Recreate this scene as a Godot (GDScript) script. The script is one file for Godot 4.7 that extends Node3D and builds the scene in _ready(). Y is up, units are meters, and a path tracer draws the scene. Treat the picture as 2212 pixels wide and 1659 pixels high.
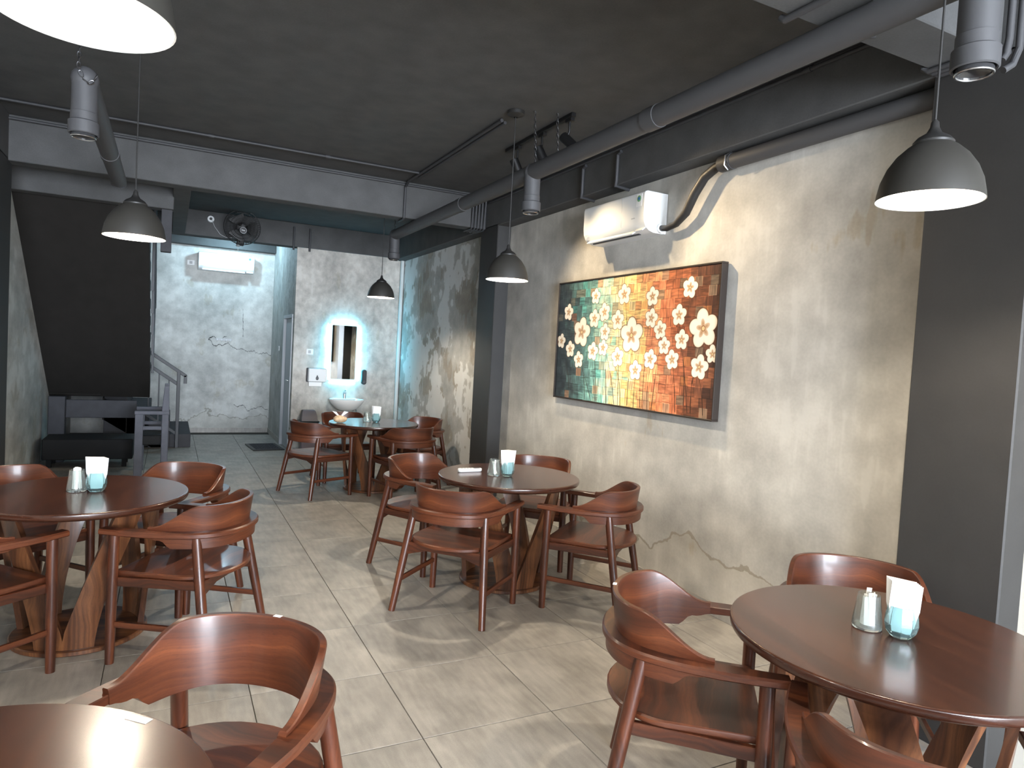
extends Node3D

# ---------------------------------------------------------------- mesh helpers
class G:
	var v := PackedVector3Array()
	var t := PackedInt32Array()
	var uv := PackedVector2Array()

var M := {}
var names := {}
var rng := RandomNumberGenerator.new()

func numbered(n: String) -> String:
	if not names.has(n):
		names[n] = 0
		return n
	names[n] += 1
	return "%s_%03d" % [n, names[n]]

func mesh_of(g: G, deg := 38.0) -> ArrayMesh:
	var nt := g.t.size() / 3
	var fn := PackedVector3Array()
	fn.resize(nt)
	var at := {}
	for i in nt:
		var a := g.v[g.t[i * 3]]
		var b := g.v[g.t[i * 3 + 1]]
		var c := g.v[g.t[i * 3 + 2]]
		fn[i] = (b - a).cross(c - a)
		if fn[i].length_squared() < 1e-18:
			continue
		for p in [a, b, c]:
			var k := Vector3i((p * 20000.0).round())
			if not at.has(k):
				at[k] = PackedInt32Array()
			at[k].append(i)
	var cosd := cos(deg_to_rad(deg))
	var vs := PackedVector3Array()
	var ns := PackedVector3Array()
	var us := PackedVector2Array()
	var has_uv := g.uv.size() == g.v.size()
	for i in nt:
		if fn[i].length_squared() < 1e-18:
			continue
		var me := fn[i].normalized()
		for j in [0, 2, 1]:
			var p := g.v[g.t[i * 3 + j]]
			var s := Vector3.ZERO
			for f in at[Vector3i((p * 20000.0).round())]:
				if fn[f].normalized().dot(me) >= cosd:
					s += fn[f]
			vs.append(p)
			ns.append(s.normalized())
			if has_uv:
				us.append(g.uv[g.t[i * 3 + j]])
	var arr := []
	arr.resize(Mesh.ARRAY_MAX)
	arr[Mesh.ARRAY_VERTEX] = vs
	arr[Mesh.ARRAY_NORMAL] = ns
	if has_uv:
		arr[Mesh.ARRAY_TEX_UV] = us
	var m := ArrayMesh.new()
	m.add_surface_from_arrays(Mesh.PRIMITIVE_TRIANGLES, arr)
	return m

func loft(g: G, rings: Array, cap0 := true, cap1 := true, closed := true) -> void:
	var n: int = rings[0].size()
	var base := g.v.size()
	for r in rings:
		for p in r:
			g.v.append(p)
	var m := n if closed else n - 1
	for i in rings.size() - 1:
		for k in m:
			var a := base + i * n + k
			var b := base + i * n + (k + 1) % n
			var c := b + n
			var d := a + n
			g.t.append_array([a, b, c, a, c, d])
	if cap0:
		cap(g, rings[0], true)
	if cap1:
		cap(g, rings[rings.size() - 1], false)

func cap(g: G, ring: Array, flip: bool) -> void:
	var c := Vector3.ZERO
	for p in ring:
		c += p
	c /= ring.size()
	var b := g.v.size()
	g.v.append(c)
	for p in ring:
		g.v.append(p)
	for k in ring.size():
		var i := b + 1 + k
		var j := b + 1 + (k + 1) % ring.size()
		if flip:
			g.t.append_array([b, j, i])
		else:
			g.t.append_array([b, i, j])

func tube(g: G, pts: Array, r, n := 12, caps := true) -> void:
	var rings := []
	var e1 := Vector3.ZERO
	for i in pts.size():
		var d: Vector3
		if i == 0:
			d = pts[1] - pts[0]
		elif i == pts.size() - 1:
			d = pts[i] - pts[i - 1]
		else:
			d = (pts[i + 1] - pts[i]).normalized() + (pts[i] - pts[i - 1]).normalized()
		d = d.normalized()
		if i == 0:
			e1 = d.cross(Vector3.UP if absf(d.y) < 0.9 else Vector3.RIGHT).normalized()
		e1 = (e1 - d * e1.dot(d)).normalized()
		var e2 := d.cross(e1)
		var rad: float = r[i] if r is Array else r
		var ring := []
		for k in n:
			var a := TAU * k / n
			ring.append(pts[i] + (e1 * cos(a) + e2 * sin(a)) * rad)
		rings.append(ring)
	loft(g, rings, caps, caps)

func lathe(g: G, prof: Array, n := 32, c := Vector3.ZERO, sx := 1.0, sz := 1.0, cap0 := false, cap1 := false) -> void:
	var rings := []
	for p in prof:
		var ring := []
		for k in n:
			var a := TAU * k / n
			ring.append(c + Vector3(sin(a) * p[0] * sx, p[1], cos(a) * p[0] * sz))
		rings.append(ring)
	loft(g, rings, cap0, cap1)

func bar(g: G, a: Vector3, b: Vector3, w: float, h: float, up := Vector3.UP, w2 := -1.0, h2 := -1.0) -> void:
	var d := (b - a).normalized()
	if absf(d.dot(up)) > 0.98:
		up = Vector3.BACK
	var s := d.cross(up).normalized()
	var u := s.cross(d)
	var rings := []
	for e in 2:
		var p := a if e == 0 else b
		var hw := (w if e == 0 or w2 < 0 else w2) / 2
		var hh := (h if e == 0 or h2 < 0 else h2) / 2
		var c := minf(hw, hh) * 0.22
		var ring := []
		for q in [[hw, -hh + c], [hw, hh - c], [hw - c, hh], [-hw + c, hh], [-hw, hh - c], [-hw, -hh + c], [-hw + c, -hh], [hw - c, -hh]]:
			ring.append(p + s * q[0] + u * q[1])
		ring.reverse()
		rings.append(ring)
	loft(g, rings)

func box(g: G, lo: Vector3, hi: Vector3, c := 0.004) -> void:
	c = minf(c, minf(hi.x - lo.x, minf(hi.y - lo.y, hi.z - lo.z)) * 0.3)
	var rings := []
	for q in [[0.0, c], [c, 0.0], [-c, 0.0], [0.0, c]]:
		var y := 0.0
		var i := rings.size()
		y = [lo.y, lo.y + c, hi.y - c, hi.y][i]
		var s := c if i == 0 or i == 3 else 0.0
		var x0 := lo.x + s
		var x1 := hi.x - s
		var z0 := lo.z + s
		var z1 := hi.z - s
		var k := c if s == 0.0 else 0.0
		rings.append([Vector3(x0 + k, y, z0), Vector3(x0, y, z0 + k), Vector3(x0, y, z1 - k), Vector3(x0 + k, y, z1), Vector3(x1 - k, y, z1), Vector3(x1, y, z1 - k), Vector3(x1, y, z0 + k), Vector3(x1 - k, y, z0)])
	loft(g, rings)

# extruded outline: pts are 2-D, placed by o + x*ex + y*ey, extruded along ez (ex x ey = ez)
func prism(g: G, pts: Array, o: Vector3, ex: Vector3, ey: Vector3, ez: Vector3, depth: float, bev := 0.003) -> void:
	var poly := PackedVector2Array(pts)
	if Geometry2D.is_polygon_clockwise(poly):
		poly.reverse()
	var n := poly.size()
	var ins := []
	for i in n:
		var e0 := (poly[i] - poly[(i + n - 1) % n]).normalized()
		var e1 := (poly[(i + 1) % n] - poly[i]).normalized()
		var nn := (Vector2(-e0.y, e0.x) + Vector2(-e1.y, e1.x)).normalized()
		ins.append(poly[i] + nn * bev)
	var rings := []
	for q in [[0.0, true], [bev, false], [depth - bev, false], [depth, true]]:
		var ring := []
		for i in n:
			var p: Vector2 = ins[i] if q[1] else poly[i]
			ring.append(o + ex * p.x + ey * p.y + ez * q[0])
		rings.append(ring)
	loft(g, rings, false, false)
	var tri := Geometry2D.triangulate_polygon(PackedVector2Array(ins))
	for e in 2:
		var b := g.v.size()
		for p in rings[0 if e == 0 else 3]:
			g.v.append(p)
		for i in tri.size() / 3:
			var a := tri[i * 3]
			var bb := tri[i * 3 + 1]
			var c := tri[i * 3 + 2]
			var area := (ins[bb] - ins[a]).cross(ins[c] - ins[a]) as float
			if (area > 0) == (e == 1):
				g.t.append_array([b + a, b + bb, b + c])
			else:
				g.t.append_array([b + a, b + c, b + bb])

func rrect(w: float, h: float, r: float, n := 5) -> Array:
	var out := []
	for q in [[1, 1, 0], [-1, 1, 1], [-1, -1, 2], [1, -1, 3]]:
		for k in n + 1:
			var a: float = (q[2] + float(k) / n) * PI / 2
			out.append(Vector2(q[0] * (w / 2 - r) + r * cos(a), q[1] * (h / 2 - r) + r * sin(a)))
	return out

func ball(g: G, c: Vector3, rx: float, ry := -1.0, rz := -1.0, n := 16) -> void:
	if ry < 0:
		ry = rx
	if rz < 0:
		rz = rx
	var prof := []
	for i in 9:
		var a := -PI / 2 + PI * i / 8
		prof.append([maxf(cos(a), 0.001), sin(a) * ry])
	lathe(g, prof, n, c, rx, rz)

func torus(g: G, c: Vector3, ax: Vector3, R: float, r: float, n := 24, m := 8, sx := 1.0) -> void:
	var e1 := ax.cross(Vector3.UP if absf(ax.y) < 0.9 else Vector3.RIGHT).normalized()
	var e2 := ax.cross(e1).normalized()
	var rings := []
	for i in n + 1:
		var a := TAU * i / n
		var d := e1 * cos(a) * sx + e2 * sin(a)
		var o := (e1 * cos(a) + e2 * sin(a))
		var ring := []
		for k in m:
			var b := TAU * k / m
			ring.append(c + d * R + o * (cos(b) * r) - ax * (sin(b) * r))
		rings.append(ring)
	loft(g, rings, false, false)

func put(called: String, g, m: Material, parent: Node = self, deg := 38.0) -> MeshInstance3D:
	var o := MeshInstance3D.new()
	o.mesh = g if g is Mesh else mesh_of(g, deg)
	o.material_override = m
	if parent == self:
		o.name = numbered(called)
		add_child(o)
	else:
		o.name = called
		parent.add_child(o, true)
	return o

func tag(o: Node, label: String, category := "", group := "", kind := "") -> Node:
	if label:
		o.set_meta("label", label)
	if category:
		o.set_meta("category", category)
	if group:
		o.set_meta("group", group)
	if kind:
		o.set_meta("kind", kind)
	return o

func thing(called: String, label: String, category: String, at := Vector3.ZERO, turn := 0.0, group := "", kind := "") -> Node3D:
	var o := Node3D.new()
	o.name = numbered(called)
	add_child(o)
	o.position = at
	o.rotation.y = turn
	tag(o, label, category, group, kind)
	return o

func dup(root: Node3D, at: Vector3, turn: float, label: String) -> Node3D:
	var r: Node3D = root.duplicate()
	r.name = numbered(str(root.name))
	add_child(r)
	r.position = at
	r.rotation.y = turn
	r.set_meta("label", label)
	return r

# ---------------------------------------------------------------- materials and computed textures
func c8(r: float, g: float, b: float) -> Color:
	return Color(r / 255.0, g / 255.0, b / 255.0)

func mat(c: Color, rough := 0.6, metal := 0.0, spec := 0.5) -> StandardMaterial3D:
	var m := StandardMaterial3D.new()
	m.albedo_color = c
	m.roughness = rough
	m.metallic = metal
	m.metallic_specular = spec
	return m

func glow(c: Color, e: float) -> StandardMaterial3D:
	var m := mat(c, 0.5)
	m.emission_enabled = true
	m.emission = c
	m.emission_energy_multiplier = e
	return m

func nz(sd: int, freq: float, w: int, h: int, octaves := 4, seamless := false, W := 0, H := 0) -> PackedByteArray:
	var f := FastNoiseLite.new()
	f.seed = sd
	f.noise_type = FastNoiseLite.TYPE_SIMPLEX_SMOOTH
	f.frequency = freq
	f.fractal_type = FastNoiseLite.FRACTAL_FBM
	f.fractal_octaves = octaves
	var im: Image = f.get_seamless_image(w, h, false, false, 0.15) if seamless else f.get_image(w, h)
	im.convert(Image.FORMAT_L8)
	if W > 0:
		im.resize(W, H, Image.INTERPOLATE_CUBIC)
	return im.get_data()

func tex(w: int, h: int, data: PackedByteArray, f := Image.FORMAT_RGB8) -> ImageTexture:
	return ImageTexture.create_from_image(Image.create_from_data(w, h, false, f, data))

func to8(x: float) -> int:
	return clampi(int(x + 0.5), 0, 255)

# streaks run along u (or along v when upright)
func wood_tex(sd: int, dark: Color, mid: Color, light: Color, upright: bool, contrast := 1.0) -> ImageTexture:
	var n := 512
	var broad := nz(sd, 0.012, 12, n, 3, true, n, n)
	var fine := nz(sd + 1, 0.06, 10, n, 3, true, n, n)
	var fig := nz(sd + 2, 0.0045, n, n, 2, true)
	var pore := nz(sd + 3, 0.3, 64, n, 2, true, n, n)
	var d := PackedByteArray()
	d.resize(n * n * 3)
	for y in n:
		for x in n:
			var i := (y * n + x)
			var j := i
			if upright:
				j = x * n + y
			var warp := int(fig[j] * 0.11)
			var row := j / n
			var jj := ((row + warp) % n) * n + j % n
			var s := (broad[jj] * 0.5 + fine[jj] * 0.35 + fig[j] * 0.15) / 255.0
			s = clampf(0.5 + (s - 0.5) * 1.5 * contrast, 0, 1)
			var c := dark.lerp(mid, s * 2.0) if s < 0.5 else mid.lerp(light, s * 2.0 - 1.0)
			var p := 1.0 - maxf(0.0, pore[j] / 255.0 - 0.62) * 0.5
			d[i * 3] = to8(c.r * 255 * p)
			d[i * 3 + 1] = to8(c.g * 255 * p)
			d[i * 3 + 2] = to8(c.b * 255 * p)
	return tex(n, n, d)

func wood_mat(t: Texture2D, scale: float, rough: float, coat := 0.0) -> StandardMaterial3D:
	var m := mat(Color.WHITE, rough)
	m.albedo_texture = t
	m.uv1_triplanar = true
	m.uv1_triplanar_sharpness = 6.0
	m.uv1_scale = Vector3.ONE * scale
	if coat > 0:
		m.clearcoat_enabled = true
		m.clearcoat = coat
		m.clearcoat_roughness = 0.12
	return m

# trowelled cement: cloudy tone, vertical wash marks, and two kinds of stain that have outlines of their own
func cement(w: int, h: int, sd: int, base: Color, worn: Color, pale: Color, k_worn: float, k_pale: float, foot := 0.0, metres := 3.0, cracks := [], crisp := 14.0) -> StandardMaterial3D:
	var a := nz(sd, 3.2 / w, w, h, 5)
	var b := nz(sd + 1, 14.0 / w, w, h, 4)
	var c := nz(sd + 2, 0.16, w, h, 2)
	var e := nz(sd + 3, 0.05, w, h / 12 + 1, 4, false, w, h)
	var f := nz(sd + 4, 5.0 / w, w, h, 5)
	var d := PackedByteArray()
	d.resize(w * h * 3)
	for y in h:
		var yy := (1.0 - (y + 0.5) / h) * metres
		for x in w:
			var i := y * w + x
			var s := (a[i] * 0.46 + b[i] * 0.36 + c[i] * 0.1 + e[i] * 0.08) / 255.0 - 0.5
			var col := base * (1.0 + s * 0.5)
			var wn := clampf((f[i] / 255.0 * 0.6 + e[i] / 255.0 * 0.25 + b[i] / 255.0 * 0.15 - (1.0 - k_worn)) * 16.0, 0, 1)
			col = col.lerp(worn * (1.0 + s * 0.5), wn * 0.55)
			var we := 0.35 if crisp < 20.0 else 0.16
			var pl := clampf((a[i] / 255.0 * (0.7 - we) + e[i] / 255.0 * we + b[i] / 255.0 * 0.3 - (1.0 - k_pale)) * crisp, 0, 1)
			col = col.lerp(pale, pl * (0.6 if crisp < 20.0 else 0.85))
			if foot > 0.0:
				var edge := foot * (0.35 + f[i] / 255.0 * 1.1) - yy + (b[i] / 255.0 - 0.5) * 0.12
				if edge > 0.0:
					col = col.lerp(worn, 0.22)
				if absf(edge) < 0.012:
					col = col.lerp(worn * 0.8, 0.55)
			d[i * 3] = to8(col.r * 255)
			d[i * 3 + 1] = to8(col.g * 255)
			d[i * 3 + 2] = to8(col.b * 255)
	for cr in cracks:
		for q in cr.size() - 1:
			for k in 260:
				var p: Vector2 = cr[q].lerp(cr[q + 1], k / 259.0)
				var x := clampi(int(p.x * w), 2, w - 3)
				var y := clampi(int(p.y * h + (b[(int(p.y * h) % h) * w + x] / 255.0 - 0.5) * 26.0), 2, h - 3)
				for dy in 2:
					var i := ((y + dy) * w + x) * 3
					for ch in 3:
						d[i + ch] = int(d[i + ch] * (0.84 if c[y * w + x] > 120 else 0.94))
	var m := mat(Color.WHITE, 0.72, 0.0, 0.35)
	m.albedo_texture = tex(w, h, d)
	m.texture_repeat = false
	return m

func canvas_tex() -> ImageTexture:
	var w := 1200
	var h := 606
	var d := PackedByteArray()
	d.resize(w * h * 3)
	var stops := [[0.0, c8(34, 38, 42)], [0.1, c8(58, 68, 70)], [0.2, c8(84, 116, 114)], [0.3, c8(120, 166, 158)], [0.38, c8(178, 200, 180)], [0.45, c8(234, 220, 172)], [0.54, c8(240, 208, 136)], [0.63, c8(228, 170, 118)], [0.73, c8(214, 134, 96)], [0.82, c8(166, 96, 64)], [0.9, c8(118, 72, 50)], [1.0, c8(70, 44, 34)]]
	var warp := nz(71, 0.012, w, h, 3)
	var brush := nz(72, 0.09, w, h / 8 + 1, 3, false, w, h)
	var brush2 := nz(73, 0.09, w / 8, h, 3, false, w, h)
	rng.seed = 7
	var tint := []
	for i in 40 * 24:
		tint.append([rng.randf(), rng.randf(), rng.randf()])
	for y in h:
		for x in w:
			var i := y * w + x
			var row := int(float(y) / h * 15.0)
			var off: float = (tint[row][0] - 0.5) * 0.05
			var fx := (float(x) / w + off) * 27.0
			var colm := int(fx) if fx >= 0 else 0
			var id: int = (row * 31 + colm * 7) % tint.size()
			var u := clampf((colm + 0.5) / 27.0 + (tint[id][0] - 0.5) * 0.07 + (warp[i] / 255.0 - 0.5) * 0.12 + (0.5 - float(y) / h) * 0.04, 0, 1)
			var c := Color.BLACK
			for s in stops.size() - 1:
				if u <= stops[s + 1][0]:
					c = stops[s][1].lerp(stops[s + 1][1], (u - stops[s][0]) / (stops[s + 1][0] - stops[s][0]))
					break
			var across: bool = tint[id][1] > 0.5
			var st := (brush[i] if across else brush2[i]) / 255.0 - 0.5
			var ty: float = tint[id][2]
			if ty > 0.93:
				c = c.lerp(c8(140, 130, 110), 0.55)
			elif ty < 0.07:
				c = c.lerp(c8(196, 120, 80), 0.5)
			elif ty < 0.14:
				c = c.lerp(c8(90, 190, 180) if u < 0.45 else c8(230, 150, 80), 0.4)
			c = c * (1.0 + st * 0.5 + (tint[id][1] - 0.5) * 0.22)
			var ey := absf(float(y) / h * 15.0 - roundf(float(y) / h * 15.0))
			var ex := absf(fx - roundf(fx))
			if ey < 0.05 or ex < 0.05:
				c = c * (0.78 if tint[id][0] > 0.4 else 1.2)
			d[i * 3] = to8(c.r * 255)
			d[i * 3 + 1] = to8(c.g * 255)
			d[i * 3 + 2] = to8(c.b * 255)
	var stems := [[0.203, 0.547, 0.24, 0.811, 0.25, 0.991], [0.212, 0.71, 0.26, 0.847, 0.299, 0.997], [0.096, 0.325, 0.124, 0.489, 0.141, 0.63], [0.054, 0.567, 0.103, 0.734, 0.123, 0.916], [0.293, 0.38, 0.315, 0.716, 0.337, 0.99], [0.294, 0.65, 0.307, 0.813, 0.33, 0.992], [0.385, 0.597, 0.428, 0.715, 0.463, 0.996], [0.375, 0.485, 0.393, 0.709, 0.408, 0.997], [0.465, 0.42, 0.478, 0.611, 0.486, 1.0], [0.501, 0.214, 0.515, 0.34, 0.518, 0.412], [0.557, 0.588, 0.544, 0.785, 0.547, 0.989], [0.588, 0.779, 0.585, 0.868, 0.586, 0.999], [0.657, 0.243, 0.637, 0.481, 0.638, 0.989], [0.675, 0.684, 0.657, 0.814, 0.67, 1.0], [0.717, 0.58, 0.705, 0.749, 0.693, 1.0], [0.62, 0.845, 0.623, 0.905, 0.627, 0.991], [0.798, 0.682, 0.813, 0.793, 0.822, 0.986], [0.835, 0.551, 0.86, 0.708, 0.884, 0.981], [0.926, 0.516, 0.913, 0.602, 0.899, 0.782], [0.931, 0.739, 0.952, 0.851, 0.958, 0.98], [0.897, 0.759, 0.896, 0.861, 0.899, 0.978], [0.815, 0.383, 0.86, 0.589, 0.864, 0.985], [0.456, 0.703, 0.499, 0.79, 0.503, 0.997]]
	for s in stems:
		var p0 := Vector2(s[0], s[1])
		var p1 := Vector2(s[2], s[3])
		var p2 := Vector2(s[4], s[5])
		for k in 500:
			var q := float(k) / 499.0
			var p := p0.lerp(p1, q).lerp(p1.lerp(p2, q), q)
			var wd := 1 if q < 0.5 else 2
			for dx in range(-wd, wd):
				var x := clampi(int(p.x * w) + dx, 0, w - 1)
				var i := (clampi(int(p.y * h), 0, h - 1) * w + x) * 3
				d[i] = int(d[i] * 0.25 + 58 * 0.75 * 0.8)
				d[i + 1] = int(d[i + 1] * 0.25 + 36 * 0.75 * 0.8)
				d[i + 2] = int(d[i + 2] * 0.25 + 24 * 0.75 * 0.8)
	var fl := [[0.199, 0.428, 0.114], [0.548, 0.456, 0.124], [0.934, 0.412, 0.119], [0.291, 0.135, 0.06], [0.084, 0.253, 0.067], [0.487, 0.141, 0.074], [0.66, 0.175, 0.066], [0.858, 0.135, 0.068], [0.29, 0.318, 0.071], [0.36, 0.269, 0.07], [0.454, 0.338, 0.073], [0.661, 0.332, 0.066], [0.811, 0.318, 0.069], [0.715, 0.418, 0.063], [0.371, 0.429, 0.064], [0.037, 0.505, 0.06], [0.114, 0.575, 0.066], [0.186, 0.662, 0.066], [0.291, 0.587, 0.071], [0.364, 0.556, 0.062], [0.467, 0.625, 0.073], [0.585, 0.718, 0.07], [0.669, 0.63, 0.068], [0.742, 0.53, 0.059], [0.789, 0.626, 0.065], [0.832, 0.487, 0.065], [0.927, 0.666, 0.077], [0.984, 0.578, 0.056]]
	var turn := 0.0
	for f in fl:
		var cx: float = f[0] * w
		var cy: float = f[1] * h
		var r: float = f[2] * h * 1.1
		turn += 1.7
		var a0 := -PI / 2 + sin(turn) * 0.18
		for yy in range(int(cy - r * 1.2), int(cy + r * 1.2)):
			for xx in range(int(cx - r * 1.2), int(cx + r * 1.2)):
				if xx < 0 or yy < 0 or xx >= w or yy >= h:
					continue
				var p := Vector2(xx - cx, yy - cy) / r
				var best := 9.0
				var own := Vector2.ZERO
				for k in 5:
					var a := a0 + TAU * k / 5
					var q := p.rotated(-a) - Vector2(0.56, 0)
					var e := Vector2(q.x / 0.47, q.y / 0.42).length()
					if e < best:
						best = e
						own = q
				var i := (yy * w + xx) * 3
				var c := Color(0, 0, 0, 0)
				if best < 1.0:
					c = c8(246, 240, 226).lerp(c8(222, 208, 186), clampf((best - 0.72) * 2.0, 0, 1))
					var mk := Vector2((own.x + 0.32) / 0.26, own.y / 0.14).length()
					if mk < 1.0:
						c = c.lerp(c8(178, 136, 96), 1.0 - mk * 0.6)
					if best > 0.95:
						c = c8(178, 150, 120)
				elif best < 1.09:
					c = Color(0.24, 0.17, 0.12, 0.55)
				if p.length() < 0.15:
					c = c8(226, 200, 150) if p.length() < 0.11 else c8(140, 92, 52)
				if c.a > 0:
					d[i] = to8(lerpf(d[i], c.r * 255, c.a))
					d[i + 1] = to8(lerpf(d[i + 1], c.g * 255, c.a))
					d[i + 2] = to8(lerpf(d[i + 2], c.b * 255, c.a))
	return tex(w, h, d)

func tile_tex() -> ImageTexture:
	var n := 512
	var a := nz(31, 0.008, n, n, 5, true)
	var b := nz(32, 0.05, n, n / 6, 3, true, n, n)
	var c := nz(33, 0.35, n, n, 1, true)
	var d := PackedByteArray()
	d.resize(n * n * 3)
	for i in n * n:
		var s := 1.0 + (a[i] / 255.0 - 0.5) * 0.2 + (b[i] / 255.0 - 0.5) * 0.14 + (c[i] / 255.0 - 0.5) * 0.07
		d[i * 3] = to8(162 * s)
		d[i * 3 + 1] = to8(159 * s)
		d[i * 3 + 2] = to8(154 * s)
	return tex(n, n, d)

func paint_tex(col: Color, sd: int, k: float) -> ImageTexture:
	var n := 512
	var a := nz(sd, 0.01, n, n, 5, true)
	var c := nz(sd + 1, 0.2, n, n, 2, true)
	var d := PackedByteArray()
	d.resize(n * n * 3)
	for i in n * n:
		var s := 1.0 + (a[i] / 255.0 - 0.5) * k + (c[i] / 255.0 - 0.5) * k * 0.6
		d[i * 3] = to8(col.r * 255 * s)
		d[i * 3 + 1] = to8(col.g * 255 * s)
		d[i * 3 + 2] = to8(col.b * 255 * s)
	return tex(n, n, d)

func tri(t: Texture2D, scale: float, rough: float, spec := 0.4, world := true) -> StandardMaterial3D:
	var m := mat(Color.WHITE, rough, 0.0, spec)
	m.albedo_texture = t
	m.uv1_triplanar = true
	m.uv1_world_triplanar = world
	m.uv1_scale = Vector3.ONE * scale
	return m

func make_materials() -> void:
	var wd := c8(52, 26, 16)
	var wm := c8(80, 40, 23)
	var wl := c8(110, 60, 34)
	M.wood_h = wood_mat(wood_tex(11, wd, wm, wl, false), 1.7, 0.4, 0.15)
	M.wood_v = wood_mat(wood_tex(21, wd, wm, wl, true), 1.7, 0.36, 0.2)
	M.wood_base = wood_mat(wood_tex(51, c8(60, 34, 22), c8(90, 54, 33), c8(128, 82, 50), true, 1.2), 1.6, 0.38, 0.25)
	M.wood_top = wood_mat(wood_tex(61, c8(52, 28, 19), c8(68, 38, 26), c8(86, 50, 34), false, 0.9), 0.9, 0.25, 0.35)
	M.tiles = []
	var tt := tile_tex()
	for i in 6:
		var m := tri(tt, 0.9, 0.42, 0.5, false)
		m.uv1_offset = Vector3(i * 0.37, i * 0.13, i * 0.61)
		m.albedo_color = Color.from_hsv(0.09, 0.03, [1.0, 0.97, 0.985, 0.955, 1.0, 0.97][i])
		M.tiles.append(m)
	M.grout = mat(c8(70, 66, 60), 0.9)
	M.dark_paint = tri(paint_tex(c8(82, 82, 82), 41, 0.12), 0.7, 0.8, 0.3)
	M.column_paint = tri(paint_tex(c8(45, 44, 43), 43, 0.12), 0.7, 0.62, 0.5)
	M.pipe = mat(c8(70, 70, 72), 0.6)
	M.conduit = mat(c8(58, 58, 60), 0.6)
	M.black = mat(c8(22, 22, 23), 0.45)
	M.satin_black = mat(c8(38, 37, 36), 0.5)
	M.shade = mat(c8(50, 48, 44), 0.55)
	M.lining = mat(c8(242, 240, 234), 0.7)
	M.white_plastic = mat(c8(226, 228, 228), 0.35)
	M.grey_plastic = mat(c8(168, 170, 172), 0.4)
	M.dark_plastic = mat(c8(52, 52, 56), 0.4)
	M.steel = mat(c8(200, 200, 202), 0.28, 1.0)
	M.chain = mat(c8(120, 120, 122), 0.4, 1.0)
	M.porcelain = mat(c8(240, 240, 238), 0.12)
	M.paper = mat(c8(246, 246, 244), 0.85)
	M.mirror = mat(c8(235, 240, 240), 0.02, 1.0)
	M.frame = mat(c8(46, 38, 33), 0.5)
	M.grey_wood = tri(paint_tex(c8(86, 88, 97), 44, 0.16), 1.2, 0.6, 0.4)
	M.stair = tri(paint_tex(c8(70, 70, 73), 46, 0.14), 0.9, 0.75, 0.3)
	M.soffit = tri(paint_tex(c8(44, 42, 40), 47, 0.14), 0.9, 0.85, 0.2)
	M.rail_metal = mat(c8(52, 54, 58), 0.5)
	M.black_vinyl = mat(c8(17, 17, 18), 0.8)
	M.bench_wood = tri(paint_tex(c8(60, 61, 66), 49, 0.16), 1.2, 0.65, 0.4)
	M.glass = mat(Color(0.95, 0.98, 0.97, 0.06), 0.03)
	M.glass.refraction_enabled = true
	M.glass.refraction_scale = 0.05
	M.glass.transparency = BaseMaterial3D.TRANSPARENCY_ALPHA
	M.teal_glass = mat(Color(0.84, 0.96, 0.97, 0.05), 0.04)
	M.teal_glass.refraction_enabled = true
	M.teal_glass.refraction_scale = 0.05
	M.teal_glass.transparency = BaseMaterial3D.TRANSPARENCY_ALPHA
	M.door = mat(c8(186, 190, 194), 0.5)
	M.lens = mat(c8(70, 70, 72), 0.08, 0.4)

# ---------------------------------------------------------------- furniture
func spline(pts: Array, per: int) -> Array:
	var out := []
	for i in pts.size() - 1:
		var a: Vector2 = pts[maxi(i - 1, 0)]
		var b: Vector2 = pts[i]
		var c: Vector2 = pts[i + 1]
		var d: Vector2 = pts[mini(i + 2, pts.size() - 1)]
		for k in per:
			out.append(b.cubic_interpolate(c, a, d, float(k) / per))
	out.append(pts[pts.size() - 1])
	return out

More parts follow.
